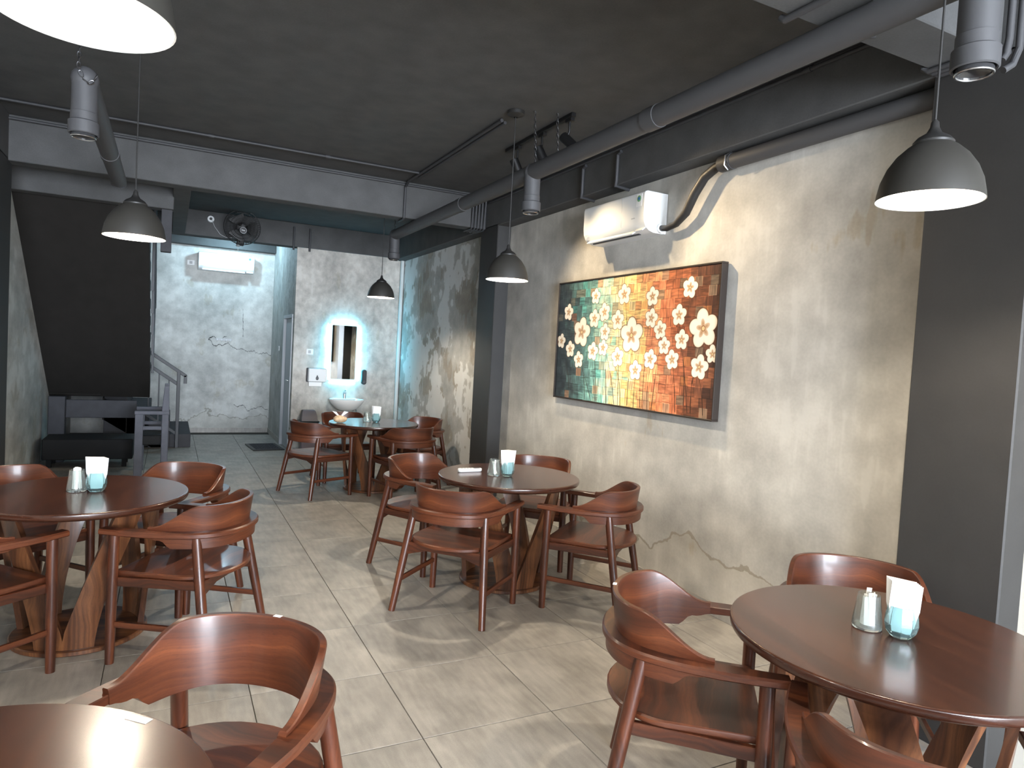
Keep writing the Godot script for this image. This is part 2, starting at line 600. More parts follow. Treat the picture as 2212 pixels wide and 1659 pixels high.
func make_chair(label: String) -> Node3D:
	var t := thing("dining_chair", label, "chair", Vector3.ZERO, 0, "wooden horseshoe armchairs")
	var g: G
	# seat: straight front, round back
	var outline := [Vector2(-0.262, 0.25), Vector2(-0.268, -0.05)]
	for k in range(1, 16):
		var a := PI + PI * k / 16
		outline.append(Vector2(cos(a) * 0.268, -0.05 + sin(a) * 0.215))
	outline.append_array([Vector2(0.268, -0.05), Vector2(0.262, 0.25)])
	g = G.new()
	prism(g, outline, Vector3(0, 0.416, 0), Vector3.RIGHT, Vector3.FORWARD, Vector3.UP, 0.026, 0.006)
	put("seat", g, M.wood_h, t)
	for s in [-1, 1]:
		g = G.new()
		tube(g, [Vector3(0.29 * s, 0, -0.245), Vector3(0.288 * s, 0.3, -0.245), Vector3(0.284 * s, 0.628, -0.243)], [0.02, 0.0245, 0.0235], 14)
		put("leg", g, M.wood_v, t)
		g = G.new()
		tube(g, [Vector3(0.30 * s, 0, 0.245), Vector3(0.269 * s, 0.3, 0.192), Vector3(0.235 * s, 0.628, 0.135)], [0.02, 0.0245, 0.0235], 14)
		put("leg", g, M.wood_v, t)
		g = G.new()
		bar(g, Vector3(0.285 * s, 0.19, -0.245), Vector3(0.28 * s, 0.185, 0.211), 0.018, 0.028)
		put("stretcher", g, M.wood_h, t)
		g = G.new()
		bar(g, Vector3(0.272 * s, 0.394, -0.235), Vector3(0.25 * s, 0.394, 0.17), 0.022, 0.044)
		put("seat_rail", g, M.wood_h, t)
	g = G.new()
	bar(g, Vector3(-0.28, 0.392, -0.235), Vector3(0.28, 0.392, -0.235), 0.022, 0.048)
	put("seat_rail", g, M.wood_h, t)
	g = G.new()
	prism(g, [Vector2(-0.258, 0.335), Vector2(-0.258, 0.416), Vector2(0.258, 0.416), Vector2(0.258, 0.335), Vector2(0.12, 0.375), Vector2(-0.12, 0.375)], Vector3(0, 0, 0.165), Vector3.RIGHT, Vector3.UP, Vector3.BACK, 0.022, 0.003)
	put("seat_rail", g, M.wood_h, t)
	# horseshoe arm rail
	var half := [Vector2(0.284, -0.305), Vector2(0.287, -0.2), Vector2(0.284, -0.08), Vector2(0.27, 0.03), Vector2(0.24, 0.13), Vector2(0.185, 0.205), Vector2(0.1, 0.25), Vector2(0, 0.264)]
	var full := half.duplicate()
	for i in range(half.size() - 2, -1, -1):
		full.append(Vector2(-half[i].x, half[i].y))
	var path := spline(full, 5)
	var np := path.size()
	var nor := []
	var arc := [0.0]
	for i in np:
		var d: Vector2 = (path[mini(i + 1, np - 1)] - path[maxi(i - 1, 0)]).normalized()
		nor.append(Vector2(-d.y, d.x))
		if i > 0:
			arc.append(arc[i - 1] + path[i].distance_to(path[i - 1]))
	var total: float = arc[np - 1]
	var rings := []
	for i in np:
		var q: float = absf(arc[i] / total * 2 - 1)
		var w := lerpf(0.029, 0.034, q) if q < 0.7 else lerpf(0.034, 0.026, (q - 0.7) / 0.3)
		var o: Vector2 = -nor[i] if nor[i].dot(path[i]) < 0 else nor[i]
		var ring := []
		for s in [[w, 0.627], [w, 0.643], [w - 0.006, 0.65], [-w + 0.003, 0.65], [-w, 0.647], [-w, 0.625], [-w + 0.003, 0.622], [w - 0.006, 0.622]]:
			var p: Vector2 = path[i] + o * s[0]
			ring.append(Vector3(p.x, s[1], p.y))
		rings.append(ring)
	g = G.new()
	loft(g, rings)
	put("arm_rail", g, M.wood_h, t)
	# curved back plank standing inside the rail
	rings = []
	var reach := 0.7
	for i in 61:
		var s := -1.0 + 2.0 * i / 60.0
		var want := (s * reach * 0.5 + 0.5) * total
		var j := 0
		while j < np - 2 and arc[j + 1] < want:
			j += 1
		var f: float = clampf((want - arc[j]) / (arc[j + 1] - arc[j]), 0, 1)
		var c: Vector2 = path[j].lerp(path[j + 1], f)
		var nn: Vector2 = nor[j].lerp(nor[j + 1], f).normalized()
		var o: Vector2 = -nn if nn.dot(c) < 0 else nn
		var e := absf(s)
		var drop := smoothstep(0.52, 0.98, e)
		var top := lerpf(0.772, 0.664, drop)
		var rise := smoothstep(0.76, 0.86, e) * 0.75 + smoothstep(0.9, 1.0, e) * 0.25
		var bot := lerpf(0.572, 0.624, rise)
		var lean := (top - 0.6) * 0.1
		var ring := []
		for q in [[0.014, bot, 0.0], [0.016, 0.623, 0.0], [-0.016, 0.635, 0.0], [-0.016, top - 0.004, lean], [-0.019, top, lean], [-0.034, top, lean], [-0.038, top - 0.005, lean], [-0.038, (top + bot) / 2, lean * 0.3], [-0.037, bot, 0.0]]:
			var p: Vector2 = c + o * (q[0] + q[2])
			ring.append(Vector3(p.x, q[1], p.y))
		rings.append(ring)
	g = G.new()
	loft(g, rings)
	put("backrest", g, M.wood_h, t)
	return t

func make_table(label: String) -> Node3D:
	var t := thing("dining_table", label, "table", Vector3.ZERO, 0, "round wooden dining tables")
	var g := G.new()
	lathe(g, [[0.001, 0.698], [0.44, 0.698], [0.474, 0.702], [0.488, 0.71], [0.492, 0.718], [0.492, 0.732], [0.49, 0.737], [0.485, 0.74], [0.001, 0.74]], 96)
	put("tabletop", g, M.wood_top, t)
	g = G.new()
	lathe(g, [[0.001, 0.0], [0.305, 0.0], [0.31, 0.004], [0.31, 0.022], [0.304, 0.027], [0.001, 0.027]], 64)
	put("base_plate", g, M.wood_base, t)
	for k in 3:
		for s in [-1, 1]:
			var rings := []
			for i in 15:
				var f := i / 14.0
				var inner := maxf(0.0, (f - 0.1) / 0.9) * 37.0
				var outer := 26.0 + 34.0 * pow(f, 1.5)
				var R := lerpf(0.292, 0.365, f)
				var ring := []
				for q in 7:
					var a: float = deg_to_rad(k * 120.0 + s * lerpf(inner, outer, q / 6.0))
					ring.append(Vector3(cos(a) * R, 0.025 + f * 0.675, sin(a) * R))
				for q in 7:
					var a: float = deg_to_rad(k * 120.0 + s * lerpf(outer, inner, q / 6.0))
					ring.append(Vector3(cos(a) * (R - 0.028), 0.025 + f * 0.675, sin(a) * (R - 0.028)))
				if s > 0:
					ring.reverse()
				rings.append(ring)
			g = G.new()
			loft(g, rings)
			put("base_panel", g, M.wood_base, t)
	return t

func napkin_glass(at: Vector3, turn: float, label: String, n_count := 5) -> void:
	var t := thing("napkin_glass", label, "glass", at, turn, "teal napkin glasses")
	var g := G.new()
	lathe(g, [[0.001, 0.0], [0.03, 0.0], [0.044, 0.018], [0.05, 0.042], [0.048, 0.068], [0.042, 0.1], [0.039, 0.1], [0.0445, 0.068], [0.0465, 0.042], [0.04, 0.021], [0.026, 0.009], [0.001, 0.009]], 9)
	put("tumbler", g, M.teal_glass, t, 20.0)
	for i in n_count:
		g = G.new()
		var z := -0.012 + 0.007 * i
		var tilt := 0.0022 * (i - n_count / 2)
		var rings := []
		for q in 5:
			var y := 0.018 + q * 0.163 / 4
			var hw := 0.026 + 0.017 * minf(1.0, q / 2.0)
			var zz := z + tilt * q * 0.6
			var x := tilt * q * 0.5
			rings.append([Vector3(x - hw, y, zz - 0.0028), Vector3(x + hw, y - 0.004, zz - 0.0028), Vector3(x + hw, y - 0.004, zz + 0.0028), Vector3(x - hw, y, zz + 0.0028)])
		loft(g, rings)
		put("napkin", g, M.paper, t)

func sachet_jar(at: Vector3, turn: float, label: String, tall := true) -> void:
	var t := thing("sachet_jar", label, "jar", at, turn, "clear jars of sachets")
	var g := G.new()
	lathe(g, [[0.001, 0.0], [0.043, 0.0], [0.047, 0.006], [0.046, 0.02], [0.034, 0.112], [0.032, 0.112], [0.0435, 0.02], [0.041, 0.007], [0.001, 0.007]], 28)
	put("jar_body", g, M.glass, t)
	rng.seed = hash(label)
	for i in (7 if tall else 3):
		g = G.new()
		var a := TAU * i / 7.0 + rng.randf() * 0.5
		var b := Vector3(cos(a) * 0.02, 0.012, sin(a) * 0.02)
		var lean := Vector3(cos(a + 1.2) * rng.randf_range(0.0, 0.012), 0, sin(a + 1.2) * rng.randf_range(0.0, 0.012))
		var top := b * Vector3(0.55, 0, 0.55) + lean + Vector3(0, rng.randf_range(0.1, 0.128), 0)
		if not tall:
			top = -b * 0.6 + Vector3(0, 0.1, 0)
		bar(g, b, top, 0.017, 0.004, Vector3(cos(a), 0, sin(a)))
		put("sachet", g, M.paper, t)

# ---------------------------------------------------------------- lamps
const PENDANT_ENERGY := 1.8
func pendant(at: Vector3, label: String) -> void:
	var t := thing("pendant_lamp", label, "pendant lamp", at, 0, "dome pendant lamps")
	var g := G.new()
	lathe(g, [[0.149, 0.0], [0.148, 0.006], [0.1465, 0.02], [0.139, 0.058], [0.123, 0.098], [0.099, 0.134], [0.071, 0.161], [0.05, 0.176]], 48)
	put("shade", g, M.shade, t)
	g = G.new()
	lathe(g, [[0.149, 0.0], [0.1455, 0.001], [0.143, 0.02], [0.135, 0.058], [0.119, 0.097], [0.095, 0.132], [0.067, 0.158], [0.001, 0.168]], 48)
	put("shade_lining", g, M.lining, t)
	g = G.new()
	lathe(g, [[0.056, 0.168], [0.057, 0.178], [0.045, 0.192], [0.022, 0.206], [0.013, 0.224], [0.011, 0.24], [0.004, 0.248], [0.001, 0.248]], 24)
	put("cap", g, M.satin_black, t)
	g = G.new()
	var top := 3.258 - at.y
	tube(g, [Vector3(0, 0.24, 0), Vector3(0, top - 0.02, 0)], 0.0035, 8)
	put("cord", g, M.satin_black, t)
	g = G.new()
	lathe(g, [[0.012, top - 0.04], [0.05, top - 0.03], [0.06, top - 0.022], [0.06, top], [0.001, top]], 28)
	put("ceiling_rose", g, M.satin_black, t)
	g = G.new()
	lathe(g, [[0.017, 0.15], [0.017, 0.11], [0.014, 0.104], [0.001, 0.104]], 16)
	put("lamp_holder", g, M.satin_black, t)
	g = G.new()
	ball(g, Vector3(0, 0.072, 0), 0.033, 0.036, 0.033)
	put("bulb", g, glow(c8(255, 241, 218), 22.0), t)
	var l := OmniLight3D.new()
	l.name = "pendant_light"
	l.light_color = c8(255, 241, 218)
	l.light_energy = PENDANT_ENERGY
	l.light_size = 0.03
	l.omni_range = 14
	l.omni_attenuation = 2.0
	l.shadow_enabled = true
	l.position = Vector3(0, 0.072, 0)
	t.add_child(l)

func chain_links(g: G, a: Vector3, b: Vector3, sag := 0.0) -> void:
	var n := maxi(3, int(a.distance_to(b) * (1.0 + sag * 3.0) / 0.024))
	for i in n:
		var f0 := float(i) / n
		var p := a.lerp(b, f0 + 0.5 / n) - Vector3.UP * sag * 4.0 * (f0 + 0.5 / n) * (1.0 - f0 - 0.5 / n)
		var q := a.lerp(b, f0 + 0.6 / n) - Vector3.UP * sag * 4.0 * (f0 + 0.6 / n) * (1.0 - f0 - 0.6 / n)
		var d := (q - p).normalized()
		var side := d.cross(Vector3.FORWARD if absf(d.z) < 0.9 else Vector3.RIGHT).normalized()
		if i % 2 == 1:
			side = side.cross(d)
		var rings := []
		for k in 11:
			var an := TAU * k / 10
			var c := p + d * cos(an) * 0.016 + side * sin(an) * 0.008
			var o := (d * cos(an) + side * sin(an))
			var ax := d.cross(side)
			var ring := []
			for m in 5:
				var b2 := TAU * m / 5
				ring.append(c + o * cos(b2) * 0.0024 - ax * sin(b2) * 0.0024)
			rings.append(ring)
		loft(g, rings, false, false)

func drop_light(parent: Node3D, p: Vector3, y_axis: float, longer := 0.0) -> void:
	var g := G.new()
	y_axis -= longer
	lathe(g, [[0.056, -0.02 + longer], [0.056, -0.16], [0.0585, -0.162], [0.0585, -0.2], [0.067, -0.206], [0.067, -0.262], [0.062, -0.266], [0.057, -0.262], [0.05, -0.19], [0.001, -0.19]], 32, p + Vector3(0, y_axis, 0))
	var d := put("drop_pipe", g, M.pipe, parent)
	g = G.new()
	lathe(g, [[0.051, -0.24], [0.054, -0.276], [0.049, -0.281], [0.046, -0.272], [0.03, -0.262], [0.001, -0.258]], 28, p + Vector3(0, y_axis, 0))
	put("spot_lens", g, M.lens, d)
	g = G.new()
	torus(g, p + Vector3(0, y_axis - 0.278, 0), Vector3.UP, 0.051, 0.004, 28, 6)
	put("lens_ring", g, M.steel, d)

# ---------------------------------------------------------------- appliances
func make_ac(label: String, w: float, at: Vector3, turn: float) -> Node3D:
	var t := thing("air_conditioner", label, "air conditioner", at, turn, "wall air conditioners")
	var prof := [Vector2(0, 0), Vector2(0.11, 0.0), Vector2(0.15, 0.012), Vector2(0.18, 0.035), Vector2(0.197, 0.07), Vector2(0.203, 0.12), Vector2(0.203, 0.262), Vector2(0.197, 0.278), Vector2(0.18, 0.286), Vector2(0, 0.286)]
	var g := G.new()
	prism(g, prof, Vector3(-w / 2, 0, 0), Vector3.BACK, Vector3.UP, Vector3.LEFT * -1.0, w, 0.006)
	put("body", g, M.white_plastic, t)
	g = G.new()
	bar(g, Vector3(-w * 0.43, 0.018, 0.17), Vector3(w * 0.33, 0.018, 0.17), 0.066, 0.008, Vector3(0, 0.8, 0.6))
	put("air_flap", g, M.white_plastic, t)
	g = G.new()
	bar(g, Vector3(-w * 0.43, 0.004, 0.128), Vector3(w * 0.33, 0.004, 0.128), 0.02, 0.008)
	put("outlet_slot", g, M.dark_plastic, t)
	g = G.new()
	bar(g, Vector3(w * 0.36, 0.026, 0.18), Vector3(w * 0.48, 0.026, 0.18), 0.05, 0.006, Vector3(0, 0.75, 0.66))
	put("display_panel", g, M.white_plastic, t)
	g = G.new()
	bar(g, Vector3(w * 0.155, 0.06, 0.2005), Vector3(w * 0.155, 0.27, 0.2035), 0.0015, 0.002, Vector3.BACK)
	put("panel_seam", g, M.grey_plastic, t)
	g = G.new()
	box(g, Vector3(w * 0.375, 0.18, 0.2025), Vector3(w * 0.455, 0.268, 0.2042), 0.0003)
	var st := put("energy_sticker", g, M.paper, t)
	g = G.new()
	lathe(g, [[0.001, 0.0], [0.022, 0.0], [0.022, 0.001], [0.001, 0.001]], 20)
	var o := put("sticker_dial", g, mat(c8(120, 170, 120), 0.6), st)
	o.rotation.x = PI / 2
	o.position = Vector3(w * 0.415, 0.235, 0.2042)
	g = G.new()
	lathe(g, [[0.001, 0.0], [0.011, 0.0], [0.011, 0.0016], [0.001, 0.0016]], 20)
	o = put("sticker_dot", g, mat(c8(60, 120, 190), 0.6), st)
	o.rotation.x = PI / 2
	o.position = Vector3(w * 0.415, 0.235, 0.2042)
	for q in [[-w * 0.455, 0.062, 0.2, 12], [w * 0.31, 0.105, 0.2032, 11]]:
		var tm := TextMesh.new()
		tm.text = "DAIKIN" if q[0] < 0 else "Inverter"
		tm.font_size = q[3]
		tm.pixel_size = 0.0011
		tm.depth = 0.0008
		tm.horizontal_alignment = HORIZONTAL_ALIGNMENT_LEFT
		var sf := SystemFont.new()
		sf.font_names = PackedStringArray(["Droid Sans"])
		tm.font = sf
		o = put("lettering", tm, M.grey_plastic, t)
		o.position = Vector3(q[0], q[1], q[2])
	return t

func switch_plate(label: String, at: Vector3, turn: float, w := 0.085, h := 0.075) -> void:
	var t := thing("wall_switch", label, "switch", at, turn, "white wall switches")
	var g := G.new()
	prism(g, rrect(w, h, 0.01), Vector3.ZERO, Vector3.RIGHT, Vector3.UP, Vector3.BACK, 0.012, 0.003)
	put("plate", g, M.white_plastic, t)
	g = G.new()
	prism(g, rrect(w * 0.4, h * 0.55, 0.004), Vector3(0, 0, 0.012), Vector3.RIGHT, Vector3.UP, Vector3.BACK, 0.004, 0.001)
	put("rocker", g, M.grey_plastic, t)

# ---------------------------------------------------------------- structure helpers
func slab(called: String, lo: Vector3, hi: Vector3, m: Material, c := 0.003) -> MeshInstance3D:
	var g := G.new()
	box(g, lo, hi, c)
	var o := put(called, g, m)
	o.set_meta("kind", "structure")
	return o

# wall block whose face carries one texture stretched over it; face across x (along z) or across z (along x)
func wall(called: String, lo: Vector3, hi: Vector3, m: Material, along_z: bool) -> MeshInstance3D:
	var g := G.new()
	box(g, lo, hi, 0.002)
	for p in g.v:
		var u := (p.z - lo.z) / (hi.z - lo.z) if along_z else (p.x - lo.x) / (hi.x - lo.x)
		g.uv.append(Vector2(u, 1.0 - (p.y - lo.y) / (hi.y - lo.y)))
	var o := put(called, g, m)
	o.set_meta("kind", "structure")
	return o

func conduit(label: String, pts: Array, r := 0.011, clips := []) -> void:
	var t := thing("conduit", label, "conduit", Vector3.ZERO, 0, "dark painted conduits")
	var g := G.new()
	tube(g, pts, r, 10)
	put("pipe_run", g, M.conduit, t)
	for c in clips:
		g = G.new()
		tube(g, [c - Vector3(0.02, 0, 0) if absf(c.x) < 50 and clips.size() > 0 and absf(pts[0].x - pts[1].x) > absf(pts[0].z - pts[1].z) else c - Vector3(0, 0, 0.02), c + Vector3(0.02, 0, 0) if absf(pts[0].x - pts[1].x) > absf(pts[0].z - pts[1].z) else c + Vector3(0, 0, 0.02)], r * 1.45, 10)
		put("coupling", g, M.conduit, t)

const XR := 3.12
const XL := -1.342
const CEIL := 3.26
const FRONT := 7.0

func _ready() -> void:
	# ------------------------------------------------------------ camera, sky, exposure
	var cam := Camera3D.new()
	cam.name = "camera"
	cam.position = Vector3(0, 1.575, 0)
	cam.rotation_degrees = Vector3(-2.416, -26.778, 3.165)
	cam.fov = 58.9
	cam.near = 0.02
	cam.current = true
	add_child(cam)
	var we := WorldEnvironment.new()
	we.name = "environment"
	var env := Environment.new()
	env.background_mode = Environment.BG_SKY
	var sky := Sky.new()
	var sm := ProceduralSkyMaterial.new()
	sm.sky_top_color = c8(196, 214, 240)
	sm.sky_horizon_color = c8(226, 234, 244)
	sm.ground_bottom_color = c8(150, 148, 142)
	sm.ground_horizon_color = c8(206, 208, 208)
	sm.sun_angle_max = 1.0
	sky.sky_material = sm
	env.sky = sky
	env.background_energy_multiplier = 3.0
	env.tonemap_mode = Environment.TONE_MAPPER_LINEAR
	env.tonemap_exposure = 1.06
	env.sdfgi_enabled = true
	env.ssao_enabled = true
	env.ssil_enabled = true
	we.environment = env
	add_child(we)
	# daylight of the open shopfront behind the camera
	var day := AreaLight3D.new()
	day.name = "shopfront_daylight"
	day.area_size = Vector2(4.0, 2.6)
	day.light_color = c8(228, 237, 249)
	day.light_energy = 245.0
	day.shadow_enabled = true
	add_child(day)
	day.look_at_from_position(Vector3(0.89, 1.4, FRONT - 0.1), Vector3(0.89, 1.4, -10), Vector3.UP)
	make_materials()
	build_shell()
	build_stair()
	build_furniture()
	build_ceiling_runs()
	build_wall_things()
	build_table_things()

func build_shell() -> void:
	# floor: grout bed and one mesh for each 60 cm tile
	var fl := slab("floor", Vector3(XL - 0.1, -0.1, -12.5), Vector3(XR + 0.1, -0.006, FRONT + 0.2), M.grout)
	var cache := {}
	var k := 0
	for iz in range(-17, 17):
		for ix in range(-4, 4):
			var x0 := maxf(0.967 + ix * 0.6 + 0.002, XL)
			var x1 := minf(0.967 + (ix + 1) * 0.6 - 0.002, XR)
			var z1 := minf(-2.539 - (iz - 1) * 0.6 - 0.002, FRONT + 0.2)
			var z0 := maxf(-2.539 - iz * 0.6 + 0.002, -12.4)
			if x1 - x0 < 0.02 or z1 - z0 < 0.02:
				continue
			var key := "%.3f %.3f" % [x1 - x0, z1 - z0]
			if not cache.has(key):
				var g := G.new()
				box(g, Vector3(-(x1 - x0) / 2, -0.009, -(z1 - z0) / 2), Vector3((x1 - x0) / 2, 0, (z1 - z0) / 2), 0.0012)
				cache[key] = mesh_of(g)
			k = (k * 7 + 3 + ix + iz * 5) % 97
			var o := put("tile", cache[key], M.tiles[absi(k) % 6], fl)
			o.position = Vector3((x0 + x1) / 2, 0, (z0 + z1) / 2)
	slab("ceiling", Vector3(XL - 0.2, CEIL, -12.6), Vector3(XR + 0.2, CEIL + 0.15, FRONT + 0.2), M.dark_paint)

	var near := cement(1200, 800, 101, c8(183, 180, 173), c8(164, 152, 132), c8(206, 203, 196), 0.27, 0.36, 0.34, 3.0)
	var far := cement(640, 560, 131, c8(186, 185, 181), c8(150, 138, 122), c8(226, 227, 226), 0.47, 0.49, 0.0, 3.0, [], 40.0)
	var back := cement(560, 640, 151, c8(192, 192, 188), c8(166, 162, 150), c8(208, 208, 205), 0.33, 0.36, 0.3, 3.2, [[Vector2(0.66, 0.53), Vector2(0.7, 0.55), Vector2(0.76, 0.545), Vector2(0.86, 0.575), Vector2(0.99, 0.585)], [Vector2(0.66, 0.53), Vector2(0.68, 0.515), Vector2(0.75, 0.515)], [Vector2(0.8, 0.86), Vector2(0.88, 0.875), Vector2(0.98, 0.87)], [Vector2(0.83, 0.36), Vector2(0.835, 0.5)]])
	var mir := cement(420, 640, 171, c8(188, 184, 177), c8(170, 164, 150), c8(204, 202, 196), 0.3, 0.36, 0.3, 3.0)
	var left := cement(480, 480, 191, c8(190, 190, 186), c8(164, 158, 146), c8(214, 214, 211), 0.36, 0.45, 0.0, 3.0)
	var pale := mat(c8(214, 212, 204), 0.8)
	wall("wall_right", Vector3(XR, 0, -6.6), Vector3(XR + 0.15, 3.0, -1.7), near, true)
	wall("wall_right", Vector3(XR, 0, -10.1), Vector3(XR + 0.15, 3.0, -6.6), far, true)
	slab("wall_right", Vector3(XR, 0, -1.7), Vector3(XR + 0.15, CEIL, FRONT), pale)
	wall("wall_back", Vector3(XL - 0.1, 0, -12.55), Vector3(1.6, 3.3, -12.4), back, false)
	wall("wall_back", Vector3(1.56, 0, -10.18), Vector3(XR + 0.1, 3.0, -10.03), mir, false)
	wall("wall_left", Vector3(XL - 0.15, 0, -12.5), Vector3(XL, 3.3, -6.6), left, true)
	slab("wall_left", Vector3(XL - 0.15, 0, -6.6), Vector3(XL, CEIL, FRONT), pale)
	# return wall beside the mirror wall: two blocks around the doorway
	var ret := cement(320, 448, 211, c8(176, 176, 172), c8(150, 144, 132), c8(180, 182, 180), 0.4, 0.4, 0.0, 3.2)
	wall("wall_back", Vector3(1.56, 0, -12.4), Vector3(1.68, 3.26, -10.98), ret, true)
	wall("wall_back", Vector3(1.56, 1.98, -10.98), Vector3(1.68, 3.26, -10.18), ret, true)
	# front wall with the open shopfront
	slab("wall_front", Vector3(XL - 0.15, 2.75, FRONT), Vector3(XR + 0.15, CEIL, FRONT + 0.15), M.dark_paint)
	slab("wall_front", Vector3(XL - 0.15, -0.1, FRONT), Vector3(XL + 0.25, 2.75, FRONT + 0.15), M.dark_paint)
	slab("wall_front", Vector3(XR - 0.15, -0.1, FRONT), Vector3(XR + 0.15, 2.75, FRONT + 0.15), M.dark_paint)
	slab("pavement", Vector3(-9, -0.25, FRONT + 0.2), Vector3(11, -0.06, 22), mat(c8(170, 168, 162), 0.9))

	# beams and columns
	slab("beam", Vector3(XR - 0.15, 2.9, -10.03), Vector3(XR + 0.02, CEIL, FRONT), M.dark_paint, 0.006)
	slab("beam", Vector3(XL - 0.02, 2.9, -6.9), Vector3(XL + 0.15, CEIL, FRONT), M.dark_paint, 0.006)
	slab("beam", Vector3(XL, 2.9, -1.89), Vector3(XR - 0.15, CEIL, -1.655), M.dark_paint, 0.006)
	slab("beam", Vector3(XL, 2.9, -6.89), Vector3(XR - 0.15, CEIL, -6.71), M.dark_paint, 0.006)
	slab("beam", Vector3(-0.02, 2.93, -10.02), Vector3(0.13, CEIL, -6.89), M.dark_paint, 0.006)
	slab("beam", Vector3(XL, 2.93, -10.2), Vector3(XR - 0.15, CEIL, -10.0), M.dark_paint, 0.006)
	slab("beam", Vector3(XL, 3.08, -12.4), Vector3(1.56, CEIL, -12.25), M.dark_paint, 0.006)
	slab("beam", Vector3(XL, 2.9, 3.0), Vector3(XR - 0.15, CEIL, 3.235), M.dark_paint, 0.006)
	slab("column", Vector3(XR - 0.15, 0, 2.97), Vector3(XR + 0.02, 2.92, 3.4), M.column_paint, 0.006)
	slab("column", Vector3(XL - 0.02, 0, 2.97), Vector3(XL + 0.15, 2.92, 3.4), M.column_paint, 0.006)
	slab("column", Vector3(XL - 0.02, 0, -1.925), Vector3(XL + 0.15, 2.92, -1.49), M.column_paint, 0.006)
	slab("column", Vector3(XR - 0.15, 0, -1.925), Vector3(XR + 0.02, 2.92, -1.49), M.column_paint, 0.006)
	slab("column", Vector3(XR - 0.15, 0, -6.83), Vector3(XR + 0.02, 2.92, -6.4), M.column_paint, 0.006)
	slab("column", Vector3(XL - 0.02, 0, -6.86), Vector3(XL + 0.15, 2.92, -6.4), M.column_paint, 0.006)
	# baseboards, cut from the floor tile
	baseboard("baseboard_right", Vector3(XR, 0, -6.4), Vector3(XR, 0, -1.93), Vector3.LEFT)
	baseboard("baseboard_right", Vector3(XR, 0, -10.03), Vector3(XR, 0, -6.83), Vector3.LEFT)
	baseboard("baseboard_back", Vector3(0.32, 0, -12.4), Vector3(1.56, 0, -12.4), Vector3.BACK)
	baseboard("baseboard_back", Vector3(1.6, 0, -10.03), Vector3(XR, 0, -10.03), Vector3.BACK)
	baseboard("baseboard_back", Vector3(1.56, 0, -12.4), Vector3(1.56, 0, -11.0), Vector3.LEFT)
	# door in the return wall
	var dg := G.new()
	box(dg, Vector3(1.585, 0.01, -10.94), Vector3(1.625, 1.94, -10.22), 0.004)
	var door := put("door_1", dg, M.door)
	tag(door, "pale grey door in the return wall beside the washbasin", "", "", "structure")
	dg = G.new()
	box(dg, Vector3(1.545, 0, -11.0), Vector3(1.69, 1.94, -10.95), 0.004)
	put("door_frame", dg, M.door, door)
	dg = G.new()
	box(dg, Vector3(1.545, 0, -10.21), Vector3(1.69, 1.94, -10.16), 0.004)
	put("door_frame", dg, M.door, door)
	dg = G.new()
	box(dg, Vector3(1.545, 1.94, -11.0), Vector3(1.69, 1.99, -10.16), 0.004)
	put("door_frame", dg, M.door, door)
	dg = G.new()
	box(dg, Vector3(1.578, 0.95, -10.3), Vector3(1.586, 1.09, -10.26), 0.002)
	tube(dg, [Vector3(1.58, 1.03, -10.28), Vector3(1.535, 1.03, -10.28), Vector3(1.53, 1.03, -10.39)], 0.008, 8)
	put("handle", dg, M.steel, door)
	# pale painted pipe up the far corner
	dg = G.new()
	tube(dg, [Vector3(XR - 0.032, 0.09, -9.995), Vector3(XR - 0.032, 2.9, -9.995)], 0.028, 14)
	tag(put("corner_pipe", dg, mat(c8(206, 210, 208), 0.5)), "pale vertical pipe in the far corner right of the mirror", "pipe")

func baseboard(called: String, a: Vector3, b: Vector3, out: Vector3) -> void:
	var root := Node3D.new()
	root.name = numbered(called)
	root.set_meta("kind", "structure")
	add_child(root)
	var n := maxi(1, int(round(a.distance_to(b) / 0.6)))
	var d := (b - a) / n
	for i in n:
		var p := a + d * i + d.normalized() * 0.0015 + Vector3(0, 0.001, 0)
		var q := a + d * (i + 1) - d.normalized() * 0.0015 + Vector3(0, 0.084, 0) + out * 0.012
		var g := G.new()
		box(g, Vector3(minf(p.x, q.x), p.y, minf(p.z, q.z)), Vector3(maxf(p.x, q.x), q.y, maxf(p.z, q.z)), 0.0015)
		put("tile", g, M.tiles[(i * 5 + 2) % 6], root)

